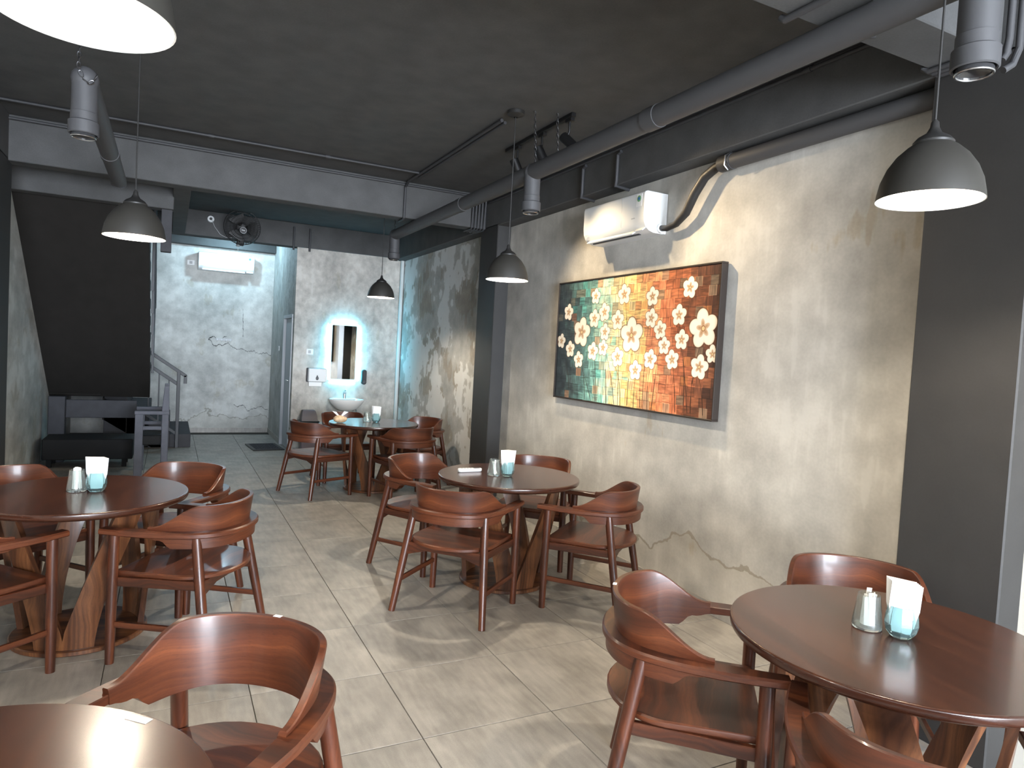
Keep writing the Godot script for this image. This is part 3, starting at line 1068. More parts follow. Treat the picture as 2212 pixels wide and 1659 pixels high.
func build_stair() -> void:
	var t := thing("staircase", "dark painted concrete staircase turning up along the left wall", "staircase", Vector3.ZERO, 0, "", "structure")
	# lower flight rises to the left along the back wall
	for i in 4:
		var g := G.new()
		var x1 := 0.3 - 0.27 * i
		var top := 0.19 * (i + 1)
		var bot := maxf(0.0, 0.15 + (-0.43 - (x1 - 0.27)) * 0.656) if i > 1 else 0.0
		box(g, Vector3(x1 - 0.272, maxf(0.0, bot - 0.18) if i > 1 else 0.0, -12.39), Vector3(x1, top, -10.75), 0.006)
		put("step", g, M.stair, t)
	var g2 := G.new()
	prism(g2, [Vector2(-0.2, 0.0), Vector2(-0.8, 0.395), Vector2(-0.8, 0.7), Vector2(-0.05, 0.19), Vector2(-0.05, 0.0)], Vector3(0, 0, -12.39), Vector3.RIGHT, Vector3.UP, Vector3.BACK, 1.64, 0.004)
	put("flight_slab", g2, M.soffit, t)
	g2 = G.new()
	box(g2, Vector3(XL, 0.77, -12.39), Vector3(-0.78, 0.95, -10.18), 0.005)
	put("landing", g2, M.soffit, t)
	# upper flight comes back towards the room along the left wall
	g2 = G.new()
	prism(g2, [Vector2(10.22, 0.75), Vector2(7.62, 2.9), Vector2(7.62, 3.14), Vector2(10.22, 0.95)], Vector3(XL, 0, 0), Vector3.FORWARD, Vector3.UP, Vector3.RIGHT, 1.12, 0.004)
	put("flight_slab", g2, M.soffit, t)
	for i in 11:
		g2 = G.new()
		var z := -10.2 + i * 0.235
		box(g2, Vector3(XL, 1.1 + i * 0.197, z), Vector3(-0.222, 1.22 + i * 0.197, z + 0.26), 0.004)
		put("step", g2, M.stair, t)
	g2 = G.new()
	box(g2, Vector3(XL, 2.81, -7.66), Vector3(-0.01, CEIL, -7.5), 0.006)
	put("header_beam", g2, M.dark_paint, t)
	g2 = G.new()
	box(g2, Vector3(-0.115, 2.4, -7.64), Vector3(-0.02, 2.81, -7.54), 0.004)
	put("header_drop", g2, M.stair, t)

	var r := thing("stair_railing", "dark metal railing rising beside the lower stair steps", "railing")
	var g := G.new()
	bar(g, Vector3(0.215, 1.02, -10.73), Vector3(-0.3, 1.375, -10.73), 0.045, 0.045)
	bar(g, Vector3(0.207, 1.03, -10.73), Vector3(0.207, 0.915, -10.73), 0.04, 0.045)
	put("handrail", g, M.rail_metal, r)
	g = G.new()
	bar(g, Vector3(0.11, 0.905, -10.73), Vector3(-0.3, 1.19, -10.73), 0.04, 0.045)
	put("mid_rail", g, M.rail_metal, r)
	g = G.new()
	bar(g, Vector3(0.11, 0.2, -10.73), Vector3(-0.32, 0.5, -10.73), 0.03, 0.04)
	put("bottom_rail", g, M.rail_metal, r)
	g = G.new()
	bar(g, Vector3(0.12, 0, -10.73), Vector3(0.12, 1.08, -10.73), 0.045, 0.05)
	put("newel_post", g, M.rail_metal, r)
	for i in 3:
		g = G.new()
		var x := 0.0 - i * 0.125
		bar(g, Vector3(x, 0.2 + (0.11 - x) * 0.7, -10.73), Vector3(x, 0.905 + (0.11 - x) * 0.695, -10.73), 0.018, 0.018)
		put("baluster", g, M.rail_metal, r)
	var u := thing("stair_railing", "dark railing of the upper stair flight seen edge-on", "railing")
	g = G.new()
	bar(g, Vector3(-0.2, 1.95, -10.2), Vector3(-0.2, 3.2, -8.7), 0.04, 0.05)
	put("handrail", g, M.rail_metal, u)
	for i in 5:
		g = G.new()
		var z := -10.1 + i * 0.3
		bar(g, Vector3(-0.2, 1.08 + i * 0.252, z), Vector3(-0.2, 2.0 + i * 0.252, z), 0.03, 0.03)
		put("baluster", g, M.rail_metal, u)

func build_furniture() -> void:
	var tables := [
		[2.10, -1.36, 103.0, "round wooden dining table at the right foreground beside the dark column"],
		[2.14, -4.21, 99.0, "round wooden dining table below the flower painting with a white remote on it"],
		[2.06, -7.45, 100.0, "round wooden dining table farthest back near the washbasin and mirror"],
		[-0.376, -4.12, 99.0, "round wooden dining table at the left edge in front of the stairs"],
		[-0.38, -1.32, 100.0, "bare round wooden table cropped at the bottom left corner"]]
	var t0: Node3D
	for i in tables.size():
		var q: Array = tables[i]
		var at := Vector3(q[0], 0, q[1])
		if i == 0:
			t0 = make_table(q[3])
			t0.position = at
			t0.rotation.y = -deg_to_rad(q[2])
		else:
			var tb := dup(t0, at, -deg_to_rad(q[2]), q[3])
			if i == 4:
				var sg := G.new()
				box(sg, Vector3(-0.028, 0.7401, -0.011), Vector3(0.028, 0.7412, 0.011), 0.0004)
				var st := put("sticker", sg, mat(c8(176, 178, 176), 0.3), tb)
				st.position = Vector3(0.344, 0, -0.318).rotated(Vector3.UP, deg_to_rad(q[2]))
				st.rotation.y = deg_to_rad(q[2]) - 0.75
	var chairs := [
		[1.62, -3.834, 0.753, -0.658, "wooden armchair with its back to the camera at the table below the painting"],
		[2.52, -3.66, -0.654, -0.756, "wooden armchair between the table below the painting and the right wall, nearest the camera"],
		[1.73, -4.79, 0.543, 0.839, "wooden armchair at the far left of the table below the painting"],
		[2.58, -4.61, -0.70, 0.71, "wooden armchair half hidden behind the table below the painting, against the wall"],
		[1.41, -7.32, 0.92, -0.39, "wooden armchair at the left front of the farthest table"],
		[2.26, -6.86, -0.2, -0.98, "wooden armchair with its back to the camera at the right front of the farthest table"],
		[1.88, -8.09, 0.1, 0.99, "wooden armchair behind the farthest table below the washbasin"],
		[2.65, -7.63, -0.93, 0.37, "wooden armchair at the farthest table beside the stained right wall"],
		[0.145, -3.8, -0.854, -0.52, "wooden armchair at the right front of the left table, seat catching light"],
		[0.06, -4.59, -0.64, 0.77, "wooden armchair behind the left table on its right side"],
		[-0.76, -4.59, 0.64, 0.77, "wooden armchair behind the left table, cut by the left picture edge"],
		[-0.825, -3.725, 0.75, -0.66, "wooden armchair at the front of the left table, only one arm and leg in view"],
		[0.13, -1.86, -0.68, 0.73, "large wooden armchair in the foreground at the bare bottom left table"],
		[1.655, -1.81, 0.75, 0.66, "wooden armchair at the left of the right foreground table, sticker on its back"],
		[2.53, -1.79, -0.72, 0.70, "wooden armchair behind the right foreground table before the dark column"],
		[1.655, -0.96, 0.77, -0.64, "wooden armchair cropped by the bottom edge in front of the right foreground table"]]
	var c0: Node3D
	for i in chairs.size():
		var q: Array = chairs[i]
		var turn := atan2(-q[2], -q[3])
		var at := Vector3(q[0], 0, q[1])
		if i == 0:
			c0 = make_chair(q[4])
			c0.position = at
			c0.rotation.y = turn
		else:
			var c := dup(c0, at, turn, q[4])
			if i == 12 or i == 13:
				var g := G.new()
				box(g, Vector3(-0.012, 0.7715, 0.252), Vector3(0.012, 0.7728, 0.266), 0.0004)
				put("sticker", g, M.paper, c)
	# grey bench and chair by the stair
	var b := thing("bench", "dark grey wooden bench with a wide back rail under the stairs", "bench", Vector3.ZERO)
	var g := G.new()
	box(g, Vector3(-1.27, 0.0, -9.75), Vector3(-1.1, 0.79, -9.62), 0.006)
	put("end_post", g, M.bench_wood, b)
	g = G.new()
	box(g, Vector3(-1.1, 0.53, -9.72), Vector3(-0.35, 0.75, -9.68), 0.006)
	put("back_rail", g, M.bench_wood, b)
	g = G.new()
	box(g, Vector3(-1.26, 0.1, -9.66), Vector3(-0.36, 0.34, -9.15), 0.01)
	put("seat", g, M.black_vinyl, b)
	for q in [[-1.2, -9.55], [-0.45, -9.55], [-1.2, -9.25], [-0.45, -9.25]]:
		g = G.new()
		box(g, Vector3(q[0] - 0.025, 0, q[1] - 0.025), Vector3(q[0] + 0.025, 0.1, q[1] + 0.025), 0.003)
		put("foot", g, M.black_vinyl, b)
	var a := thing("armchair", "grey wooden armchair frame seen from the side in front of the stair railing", "chair", Vector3(-0.155, 0, -8.45))
	for s in [0, 1]:
		var z: float = 0.0 - 0.5 * s
		g = G.new()
		box(g, Vector3(-0.165, 0, z - 0.03), Vector3(-0.085, 0.71, z + 0.03), 0.004)
		put("leg", g, M.grey_wood, a)
		g = G.new()
		bar(g, Vector3(0.13, 0, z), Vector3(0.13, 0.71, z), 0.07, 0.06, Vector3.BACK)
		put("leg", g, M.grey_wood, a)
		g = G.new()
		bar(g, Vector3(0.13, 0.74, z), Vector3(0.137, 1.02, z), 0.075, 0.05, Vector3.BACK, 0.045, 0.04)
		put("back_post", g, M.grey_wood, a)
		g = G.new()
		box(g, Vector3(-0.17, 0.705, z - 0.035), Vector3(0.17, 0.745, z + 0.035), 0.004)
		put("arm", g, M.grey_wood, a)
		g = G.new()
		box(g, Vector3(-0.09, 0.535, z - 0.02), Vector3(0.1, 0.575, z + 0.02), 0.003)
		put("side_rail", g, M.grey_wood, a)
	g = G.new()
	box(g, Vector3(-0.15, 0.36, -0.48), Vector3(0.12, 0.47, -0.03), 0.01)
	put("seat", g, M.black_vinyl, a)
	g = G.new()
	box(g, Vector3(0.115, 0.8, -0.48), Vector3(0.145, 0.98, -0.03), 0.006)
	put("back_panel", g, M.grey_wood, a)

func build_ceiling_runs() -> void:
	# pendants hang over the tables
	pendant(Vector3(2.08, 2.122, -1.334), "large dark dome pendant lamp in front of the right column")
	pendant(Vector3(2.085, 2.096, -4.30), "dark dome pendant lamp over the table below the painting")
	pendant(Vector3(2.07, 2.133, -7.447), "small far dome pendant lamp in front of the mirror wall")
	pendant(Vector3(-0.186, 2.083, -4.13), "dark dome pendant lamp in front of the dark stair soffit")
	pendant(Vector3(-0.156, 2.134, -1.46), "glowing pendant lamp cropped by the top left corner")
	# long pipe hung on chains along the right row of tables
	for side in 2:
		var px: float = [2.20, -0.41][side]
		var zend: float = [-7.46, -6.42][side]
		var drops: Array = [[-1.30, -4.22, -7.46], [-3.98]][side]
		var t := thing("suspended_pipe", ["long dark pipe with downlights hung along the right row of tables", "dark pipe with a downlight hung above the left tables"][side], "pipe", Vector3(px, 0, 0), 0, "suspended downlight pipes")
		var g := G.new()
		var y: float = [2.842, 2.80][side]
		tube(g, [Vector3(0, y, [6.0, -3.98][side]), Vector3(0, y, zend + 0.05), Vector3(0, y - 0.006, zend + 0.02), Vector3(0, y - 0.02, zend)], 0.0565, 28)
		put("main_pipe", g, M.pipe, t)
		for z in ([-2.9, -5.5, -0.4] if side == 0 else [-5.5]):
			g = G.new()
			tube(g, [Vector3(0, y, z - 0.05), Vector3(0, y, z + 0.05)], 0.0605, 28)
			put("coupling", g, M.pipe, t)
		for z in drops:
			g = G.new()
			ball(g, Vector3(0, y, z), 0.062)
			put("elbow", g, M.pipe, t)
			drop_light(t, Vector3(0, 0, z), y, 0.04 if z > -2.0 else 0.0)
			if absf(z) > 2.0:
				g = G.new()
				chain_links(g, Vector3(-0.02, 3.25, z + 0.02), Vector3(-0.02, y + 0.03, z + 0.07))
				chain_links(g, Vector3(-0.02, y + 0.03, z + 0.07), Vector3(0.06, y + 0.03, z + 0.05), 0.06)
				tag(put("chain", g, M.chain, t), "", "", "", "stuff")
		if side == 0:
			g = G.new()
			chain_links(g, Vector3(0.13, 3.25, -4.15), Vector3(0.135, 2.98, -4.13))
			tag(put("chain", g, M.chain, t), "", "", "", "stuff")
	# track with three spotlights
	var tr := thing("track_light", "black ceiling track with three small spotlights aimed at the painting", "track light", Vector3(2.42, CEIL, 0))
	var g := G.new()
	box(g, Vector3(-0.018, -0.03, -5.12), Vector3(0.018, -0.001, -4.08), 0.003)
	put("track", g, M.black, tr)
	var aims := [[-4.13, Vector3(XR, 1.55, -2.55), 3.2], [-4.52, Vector3(XR, 1.5, -4.1), 1.9], [-4.92, Vector3(XR, 1.6, -4.75), 1.9]]
	for q in aims:
		var p := Vector3(0, -0.19, q[0])
		var d: Vector3 = (q[1] - Vector3(2.42, CEIL, 0) - p).normalized()
		g = G.new()
		box(g, Vector3(-0.016, -0.055, q[0] - 0.04), Vector3(0.016, -0.028, q[0] + 0.04), 0.003)
		tube(g, [Vector3(0, -0.05, q[0]), Vector3(0, -0.12, q[0]), p - d * 0.03], 0.008, 8)
		var st := put("spot_stem", g, M.black, tr)
		g = G.new()
		tube(g, [p - d * 0.067, p - d * 0.064, p + d * 0.068, p + d * 0.07], [0.031, 0.036, 0.036, 0.033], 20)
		put("spot_head", g, M.black, st)
		g = G.new()
		tube(g, [p + d * 0.066, p + d * 0.0715], 0.029, 20)
		put("spot_lamp", g, glow(c8(255, 214, 150), 6.0), st)
		var l := SpotLight3D.new()
		l.name = "spot_light"
		l.light_color = c8(255, 226, 182)
		l.light_energy = q[2]
		l.light_size = 0.025
		l.spot_angle = 41
		l.spot_angle_attenuation = 1.0
		l.spot_range = 12
		l.spot_attenuation = 2.0
		l.shadow_enabled = true
		tr.add_child(l)
		l.position = p + d * 0.08
		l.look_at_from_position(tr.position + l.position, q[1], Vector3.UP)
	# cool ceiling lamp over the back passage, hidden behind the far beam
	var cl := thing("ceiling_lamp", "round cool white ceiling lamp above the far passage", "ceiling lamp", Vector3(0.85, CEIL, -11.72))
	g = G.new()
	lathe(g, [[0.001, 0.0], [0.09, 0.0], [0.09, -0.02], [0.082, -0.028], [0.001, -0.028]], 28)
	put("housing", g, M.white_plastic, cl)
	g = G.new()
	lathe(g, [[0.078, -0.028], [0.07, -0.034], [0.001, -0.036]], 28)
	put("lamp_diffuser", g, glow(c8(226, 244, 255), 4.0), cl)
	var ol := OmniLight3D.new()
	ol.name = "ceiling_lamp_light"
	ol.light_color = c8(186, 230, 252)
	ol.light_energy = 1.35
	ol.light_size = 0.05
	ol.omni_range = 14
	ol.omni_attenuation = 2.0
	ol.shadow_enabled = true
	ol.position = Vector3(0, -0.09, 0)
	cl.add_child(ol)
	# conduits
	conduit("thin conduit crossing the ceiling in front of the far cross beam", [Vector3(-1.19, 3.245, -6.25), Vector3(2.07, 3.245, -6.25)], 0.011, [Vector3(0.25, 3.245, -6.25), Vector3(1.2, 3.245, -6.25)])
	conduit("conduit running along the ceiling to the pendant rose over the painting table", [Vector3(2.06, 3.24, -4.47), Vector3(2.06, 3.24, -6.6), Vector3(2.06, 3.2, -6.69), Vector3(2.06, 2.9, -6.695), Vector3(2.06, 2.885, -6.72), Vector3(2.06, 2.885, -6.86)], 0.013, [])
	conduit("second conduit beside it on the ceiling near the painting table", [Vector3(2.1, 3.24, -4.5), Vector3(2.1, 3.24, -6.4)], 0.012)
	conduit("conduit in the corner between ceiling and far cross beam", [Vector3(-1.19, 3.225, -6.69), Vector3(2.9, 3.225, -6.69)], 0.012)
	for i in 5:
		var x := 2.80 + 0.035 * i
		conduit(["leftmost of five conduits bending down the far beam at the right wall", "second of five conduits bending down the far beam at the right wall", "third of five conduits bending down the far beam at the right wall", "fourth of five conduits bending down the far beam at the right wall", "rightmost of five conduits bending down the far beam at the right wall"][i], [Vector3(x, 3.2, -6.67), Vector3(x, 2.9, -6.69), Vector3(x, 2.886, -6.71), Vector3(x, 2.886, -6.9)], 0.011)
	for i in 3:
		conduit(["upper conduit along the right wall beam", "middle conduit along the right wall beam", "lower conduit along the right wall beam"][i], [Vector3(2.955, 3.23 - 0.035 * i, -1.95), Vector3(2.955, 3.23 - 0.035 * i, -6.6)], 0.011, [Vector3(2.955, 3.23 - 0.035 * i, -2.6)])
	for q in [[-4.3, "conduit dropping down the beam above the air conditioner, right one"], [-4.78, "conduit dropping down the beam above the air conditioner, left one"]]:
		conduit(q[1], [Vector3(2.953, 3.135, q[0] + 0.04), Vector3(2.953, 3.12, q[0]), Vector3(2.953, 2.93, q[0]), Vector3(2.96, 2.892, q[0] - 0.02), Vector3(3.1, 2.888, q[0] - 0.04)], 0.013)
	conduit("conduit crossing under the near cross beam beside the long pipe", [Vector3(2.02, 2.885, -1.66), Vector3(2.02, 2.885, -1.9), Vector3(2.02, 2.9, -1.92)], 0.014)
	conduit("conduit pair looping beside the near beam corner", [Vector3(2.23, 3.2, -1.91), Vector3(2.24, 2.98, -1.93), Vector3(2.3, 2.9, -1.91), Vector3(2.4, 2.885, -1.8)], 0.012)
	for i in 3:
		conduit(["outer conduit rounding the near beam at the right column", "centre conduit rounding the near beam at the right column", "inner conduit rounding the near beam at the right column"][i], [Vector3(2.86 + 0.035 * i, 3.2, -1.91), Vector3(2.86 + 0.035 * i, 2.9, -1.905), Vector3(2.86 + 0.035 * i, 2.884, -1.88), Vector3(2.86 + 0.035 * i, 2.884, -1.6)], 0.012)
	for i in 2:
		conduit(["outer conduit dropping beside the right downlight", "inner conduit dropping beside the right downlight"][i], [Vector3(2.29 + i * 0.03, 3.25, -1.255 + i * 0.014), Vector3(2.29 + i * 0.03, 2.64 - i * 0.03, -1.255 + i * 0.014), Vector3(2.284 + i * 0.02, 2.59 - i * 0.03, -1.258 + i * 0.01), Vector3(2.272 + i * 0.006, 2.57 - i * 0.03, -1.262 + i * 0.003)], 0.011)
	for q in [[1.5, "conduit on the far beam left of the mirror wall"], [1.72, "conduit running down the far beam above the mirror wall"]]:
		conduit(q[1], [Vector3(q[0], 3.2, -9.985), Vector3(q[0], 2.95, -9.985), Vector3(q[0], 2.88, -9.99)], 0.014)

func build_wall_things() -> void:
	# painting
	var p := thing("painting", "wide framed painting of white flowers on teal, cream and orange blocks", "painting", Vector3(XR, 1.73, -4.243), -PI / 2)
	var g := G.new()
	var w := 2.0
	var h := 1.01
	box(g, Vector3(-w / 2, h / 2 - 0.012, 0.008), Vector3(w / 2, h / 2, 0.06), 0.002)
	put("frame_rail", g, M.frame, p)
	g = G.new()
	box(g, Vector3(-w / 2, -h / 2, 0.008), Vector3(w / 2, -h / 2 + 0.012, 0.06), 0.002)
	put("frame_rail", g, M.frame, p)
	g = G.new()
	box(g, Vector3(-w / 2, -h / 2 + 0.012, 0.008), Vector3(-w / 2 + 0.012, h / 2 - 0.012, 0.06), 0.002)
	put("frame_rail", g, M.frame, p)
	g = G.new()
	box(g, Vector3(w / 2 - 0.012, -h / 2 + 0.012, 0.008), Vector3(w / 2, h / 2 - 0.012, 0.06), 0.002)
	put("frame_rail", g, M.frame, p)
	g = G.new()
	box(g, Vector3(-w / 2 + 0.012, -h / 2 + 0.012, 0.012), Vector3(w / 2 - 0.012, h / 2 - 0.012, 0.054), 0.002)
	for q in g.v:
		g.uv.append(Vector2(q.x / (w - 0.024) + 0.5, 0.5 - q.y / (h - 0.024)))
	var cm := mat(Color.WHITE, 0.45)
	cm.albedo_texture = canvas_tex()
	cm.texture_repeat = false
	put("canvas", g, cm, p)

	# air conditioners
	var ac := make_ac("white air conditioner on the right wall above the painting", 0.785, Vector3(XR, 2.49, -4.278), -PI / 2)
	g = G.new()
	box(g, Vector3(0.394, 0.1, 0.12), Vector3(0.3955, 0.25, 0.175), 0.0004)
	put("rating_label", g, M.paper, ac)
	g = G.new()
	tube(g, [Vector3(0.385, 0.035, 0.06), Vector3(0.41, 0.035, 0.06)], 0.032, 16)
	put("pipe_collar", g, M.white_plastic, ac)
	make_ac("far white air conditioner on the back wall in cool light", 0.85, Vector3(0.79, 2.69, -12.4), 0)
	# insulated pipe
	var ip := thing("insulated_pipe", "black wrapped refrigerant pipe curving from the air conditioner to the beam", "pipe")
	g = G.new()
	tube(g, [Vector3(3.06, 2.525, -3.866), Vector3(3.055, 2.515, -3.8), Vector3(3.05, 2.53, -3.7), Vector3(3.045, 2.59, -3.6), Vector3(3.04, 2.7, -3.52), Vector3(3.045, 2.79, -3.44), Vector3(3.05, 2.835, -3.34), Vector3(3.05, 2.84, -3.1)], [0.02, 0.022, 0.024, 0.03, 0.032, 0.031, 0.03, 0.03], 14)
	put("hose", g, M.satin_black, ip)
	g = G.new()
	tube(g, [Vector3(3.05, 2.84, -3.25), Vector3(3.05, 2.84, -1.93)], 0.046, 20)
	put("pipe_run", g, M.pipe, ip)
	g = G.new()
	tube(g, [Vector3(3.05, 2.84, -3.3), Vector3(3.05, 2.84, -3.2)], 0.05, 20)
	put("clamp", g, M.conduit, ip)
	g = G.new()
	tube(g, [Vector3(3.05, 2.9, -3.22), Vector3(3.0, 2.87, -3.22), Vector3(2.995, 2.81, -3.22), Vector3(3.03, 2.785, -3.22)], 0.004, 6)
	put("hanger", g, M.steel, ip)

	# wall fan
	var f := thing("wall_fan", "black wall fan mounted on the far beam above the back passage", "fan", Vector3(0.8, 3.06, -9.72))
	g = G.new()
	for k in 5:
		var rr: float = [0.225, 0.19, 0.15, 0.11, 0.07][k]
		torus(g, Vector3(0, 0, 0.05 * (1.0 - pow(rr / 0.225, 2)) + 0.0), Vector3.BACK, rr, 0.0022 if k else 0.006, 40, 5)
	torus(g, Vector3(0, 0, -0.07), Vector3.BACK, 0.2, 0.003, 36, 5)
	for k in 48:
		var a := TAU * k / 48
		var d := Vector3(cos(a), sin(a), 0)
		tube(g, [d * 0.04 + Vector3(0, 0, 0.05), d * 0.12 + Vector3(0, 0, 0.037), d * 0.19 + Vector3(0, 0, 0.014), d * 0.225, d * 0.2 + Vector3(0, 0, -0.07), d * 0.06 + Vector3(0, 0, -0.09)], 0.0013, 4, false)
	tag(put("guard", g, M.black, f), "", "", "", "stuff")
	for k in 3:
		g = G.new()
		var rings := []
		for i in 6:
			var q := i / 5.0
			var r := lerpf(0.03, 0.19, q)
			var wdt := lerpf(0.35, 0.62, sin(q * PI * 0.75))
			var ring := []
			for s in [[-1, 0.016], [1, -0.016]]:
				var a: float = TAU * k / 3 + s[0] * wdt
				ring.append(Vector3(cos(a) * r, sin(a) * r, -0.02 + s[1] + 0.0015))
			for s in [[1, -0.016], [-1, 0.016]]:
				var a: float = TAU * k / 3 + s[0] * wdt
				ring.append(Vector3(cos(a) * r, sin(a) * r, -0.02 + s[1] - 0.0015))
			rings.append(ring)
		loft(g, rings)
		put("blade", g, M.satin_black, f)
	g = G.new()
	tube(g, [Vector3(0.01, -0.045, 0.05), Vector3(0.01, -0.045, 0.058)], 0.042, 28)
	var badge := put("badge", g, M.black, f)
	g = G.new()
	torus(g, Vector3(0.01, -0.045, 0.058), Vector3.BACK, 0.04, 0.003, 28, 6)
	put("badge_ring", g, M.grey_plastic, badge)
	g = G.new()
	bar(g, Vector3(-0.012, -0.041, 0.059), Vector3(0.03, -0.048, 0.059), 0.008, 0.003, Vector3.BACK)
	put("badge_mark", g, M.white_plastic, badge)
	g = G.new()
	tube(g, [Vector3(0, 0, -0.09), Vector3(0, 0, -0.2)], [0.06, 0.05], 20)
	put("motor", g, M.satin_black, f)
	g = G.new()
	tube(g, [Vector3(0, 0, -0.16), Vector3(0, -0.1, -0.17), Vector3(0, -0.16, -0.2)], 0.022, 12)
	box(g, Vector3(-0.045, -0.21, -0.275), Vector3(0.045, -0.11, -0.19), 0.006)
	put("bracket", g, M.satin_black, f)
	g = G.new()
	lathe(g, [[0.001, 0.03], [0.01, 0.03], [0.028, 0.0], [0.001, 0.0]], 16, Vector3(-0.03, -0.23, -0.17))
	put("pull_cap", g, M.grey_plastic, f)
	g = G.new()
	tube(g, [Vector3(-0.03, -0.2, -0.17), Vector3(-0.03, -0.34, -0.17)], 0.002, 5)
	put("pull_cord", g, M.white_plastic, f)
	var pl := thing("power_plug", "round white power point with a cord left of the wall fan", "socket", Vector3(0.43, 3.16, -10.0))
	g = G.new()
	tube(g, [Vector3(0, 0, 0), Vector3(0, 0, 0.03)], [0.045, 0.04], 20)
	put("socket", g, M.white_plastic, pl)
	g = G.new()
	tube(g, [Vector3(0, 0, 0.03), Vector3(0, 0, 0.04)], 0.018, 12)
	put("plug", g, M.satin_black, pl)
	g = G.new()
	tube(g, [Vector3(0.01, -0.01, 0.035), Vector3(0.05, -0.1, 0.03), Vector3(0.12, -0.19, 0.03), Vector3(0.19, -0.22, 0.03), Vector3(0.34, -0.21, 0.02)], 0.004, 6)
	put("cord", g, M.grey_plastic, pl)

	# lit mirror
	var mr := thing("wall_mirror", "tall rounded mirror with a glowing cyan-white rim above the washbasin", "mirror", Vector3(2.265, 1.48, -10.03))
	g = G.new()
	prism(g, rrect(0.39, 0.82, 0.05), Vector3(0, 0, 0.001), Vector3.RIGHT, Vector3.UP, Vector3.BACK, 0.03, 0.002)
	put("back_box", g, M.white_plastic, mr)
	g = G.new()
	prism(g, rrect(0.45, 0.88, 0.065), Vector3(0, 0, 0.031), Vector3.RIGHT, Vector3.UP, Vector3.BACK, 0.006, 0.001)
	put("rim_light", g, glow(c8(190, 240, 250), 0.95), mr)
	g = G.new()
	prism(g, rrect(0.352, 0.782, 0.012), Vector3(0, 0, 0.0365), Vector3.RIGHT, Vector3.UP, Vector3.BACK, 0.002, 0.0005)
	put("mirror_glass", g, M.mirror, mr)
	for q in [[0.215, 0.0, 0.8, 0], [-0.215, 0.0, 0.8, 1], [0.0, 0.43, 0.36, 2], [0.0, -0.43, 0.36, 3]]:
		var dir: Vector3 = [Vector3.RIGHT, Vector3.LEFT, Vector3.UP, Vector3.DOWN][q[3]]
		g = G.new()
		var along: Vector3 = Vector3.UP if q[3] < 2 else Vector3.RIGHT
		var c := Vector3(q[0], q[1], 0.017) - dir * 0.016
		bar(g, c - along * q[2] / 2, c + along * q[2] / 2, 0.008, 0.014, Vector3.BACK)
		put("led_strip", g, glow(c8(120, 226, 250), 3.0), mr)
		var al := AreaLight3D.new()
		al.name = "mirror_light"
		al.area_size = Vector2(q[2], 0.016)
		al.light_color = c8(96, 214, 250)
		al.light_energy = 0.85 * q[2]
		al.shadow_enabled = true
		mr.add_child(al)
		al.look_at_from_position(mr.position + c + dir * 0.012, mr.position + c + dir + Vector3(0, 0, -0.12), Vector3.BACK)

	# washbasin
	var wb := thing("washbasin", "white wall-hung washbasin below the glowing mirror", "washbasin", Vector3(2.3, 0.80, -9.83))
	g = G.new()
	lathe(g, [[0.05, -0.16], [0.09, -0.155], [0.16, -0.12], [0.225, -0.05], [0.25, -0.01], [0.252, 0.004], [0.245, 0.01], [0.235, 0.006], [0.2, -0.03], [0.14, -0.09], [0.03, -0.105], [0.001, -0.105]], 48, Vector3.ZERO, 1.0, 0.8)
	for i in g.v.size():
		g.v[i].z = maxf(g.v[i].z, -0.198)
	put("bowl", g, M.porcelain, wb)
	g = G.new()
	box(g, Vector3(-0.17, -0.02, -0.198), Vector3(0.17, 0.012, -0.125), 0.01)
	put("tap_ledge", g, M.porcelain, wb)
	g = G.new()
	tube(g, [Vector3(0, 0.01, -0.15), Vector3(0, 0.08, -0.15), Vector3(0, 0.1, -0.13), Vector3(0, 0.095, -0.07)], [0.02, 0.017, 0.015, 0.012], 12)
	bar(g, Vector3(0, 0.1, -0.15), Vector3(0.01, 0.14, -0.12), 0.014, 0.01)
	put("tap", g, M.steel, wb)
	g = G.new()
	tube(g, [Vector3(0, -0.15, 0), Vector3(0, -0.2, 0)], 0.04, 16)
	tube(g, [Vector3(0, -0.2, 0), Vector3(0, -0.36, 0), Vector3(0.02, -0.4, -0.02), Vector3(0.05, -0.36, -0.08), Vector3(0.05, -0.34, -0.195)], 0.018, 12)
	put("waste_trap", g, M.grey_plastic, wb)
	g = G.new()
	tube(g, [Vector3(0.12, -0.1, -0.1), Vector3(0.13, -0.2, -0.1), Vector3(0.16, -0.24, -0.12), Vector3(0.19, -0.2, -0.16), Vector3(0.19, -0.16, -0.195)], 0.009, 8)
	put("supply_hose", g, M.steel, wb)

	# towel and soap dispensers
	var td := thing("towel_dispenser", "white paper towel dispenser with a grey drop-shaped window left of the mirror", "dispenser", Vector3(1.885, 1.135, -10.03))
	g = G.new()
	box(g, Vector3(-0.135, -0.1, 0.001), Vector3(0.135, 0.1, 0.055), 0.008)
	put("back_shell", g, M.dark_plastic, td)
	g = G.new()
	box(g, Vector3(-0.118, -0.095, 0.05), Vector3(0.138, 0.098, 0.1), 0.01)
	put("cover", g, M.white_plastic, td)
	g = G.new()
	var drop := []
	for k in 20:
		var a := TAU * k / 20
		drop.append(Vector2(0.022 * sin(a) * (1.0 if cos(a) < 0 else 1.0 - 0.75 * cos(a)), 0.03 * cos(a) + (0.016 * cos(a) if cos(a) > 0 else 0.0)))
	prism(g, drop, Vector3(0.005, -0.04, 0.1), Vector3.RIGHT, Vector3.UP, Vector3.BACK, 0.002, 0.0005)
	put("sight_window", g, M.dark_plastic, td)
	g = G.new()
	box(g, Vector3(-0.1, -0.16, 0.04), Vector3(0.08, -0.095, 0.043), 0.001)
	put("paper_towel", g, M.paper, td)
	var sd := thing("soap_dispenser", "slim black soap dispenser right of the mirror", "dispenser", Vector3(2.578, 1.13, -10.03))
	g = G.new()
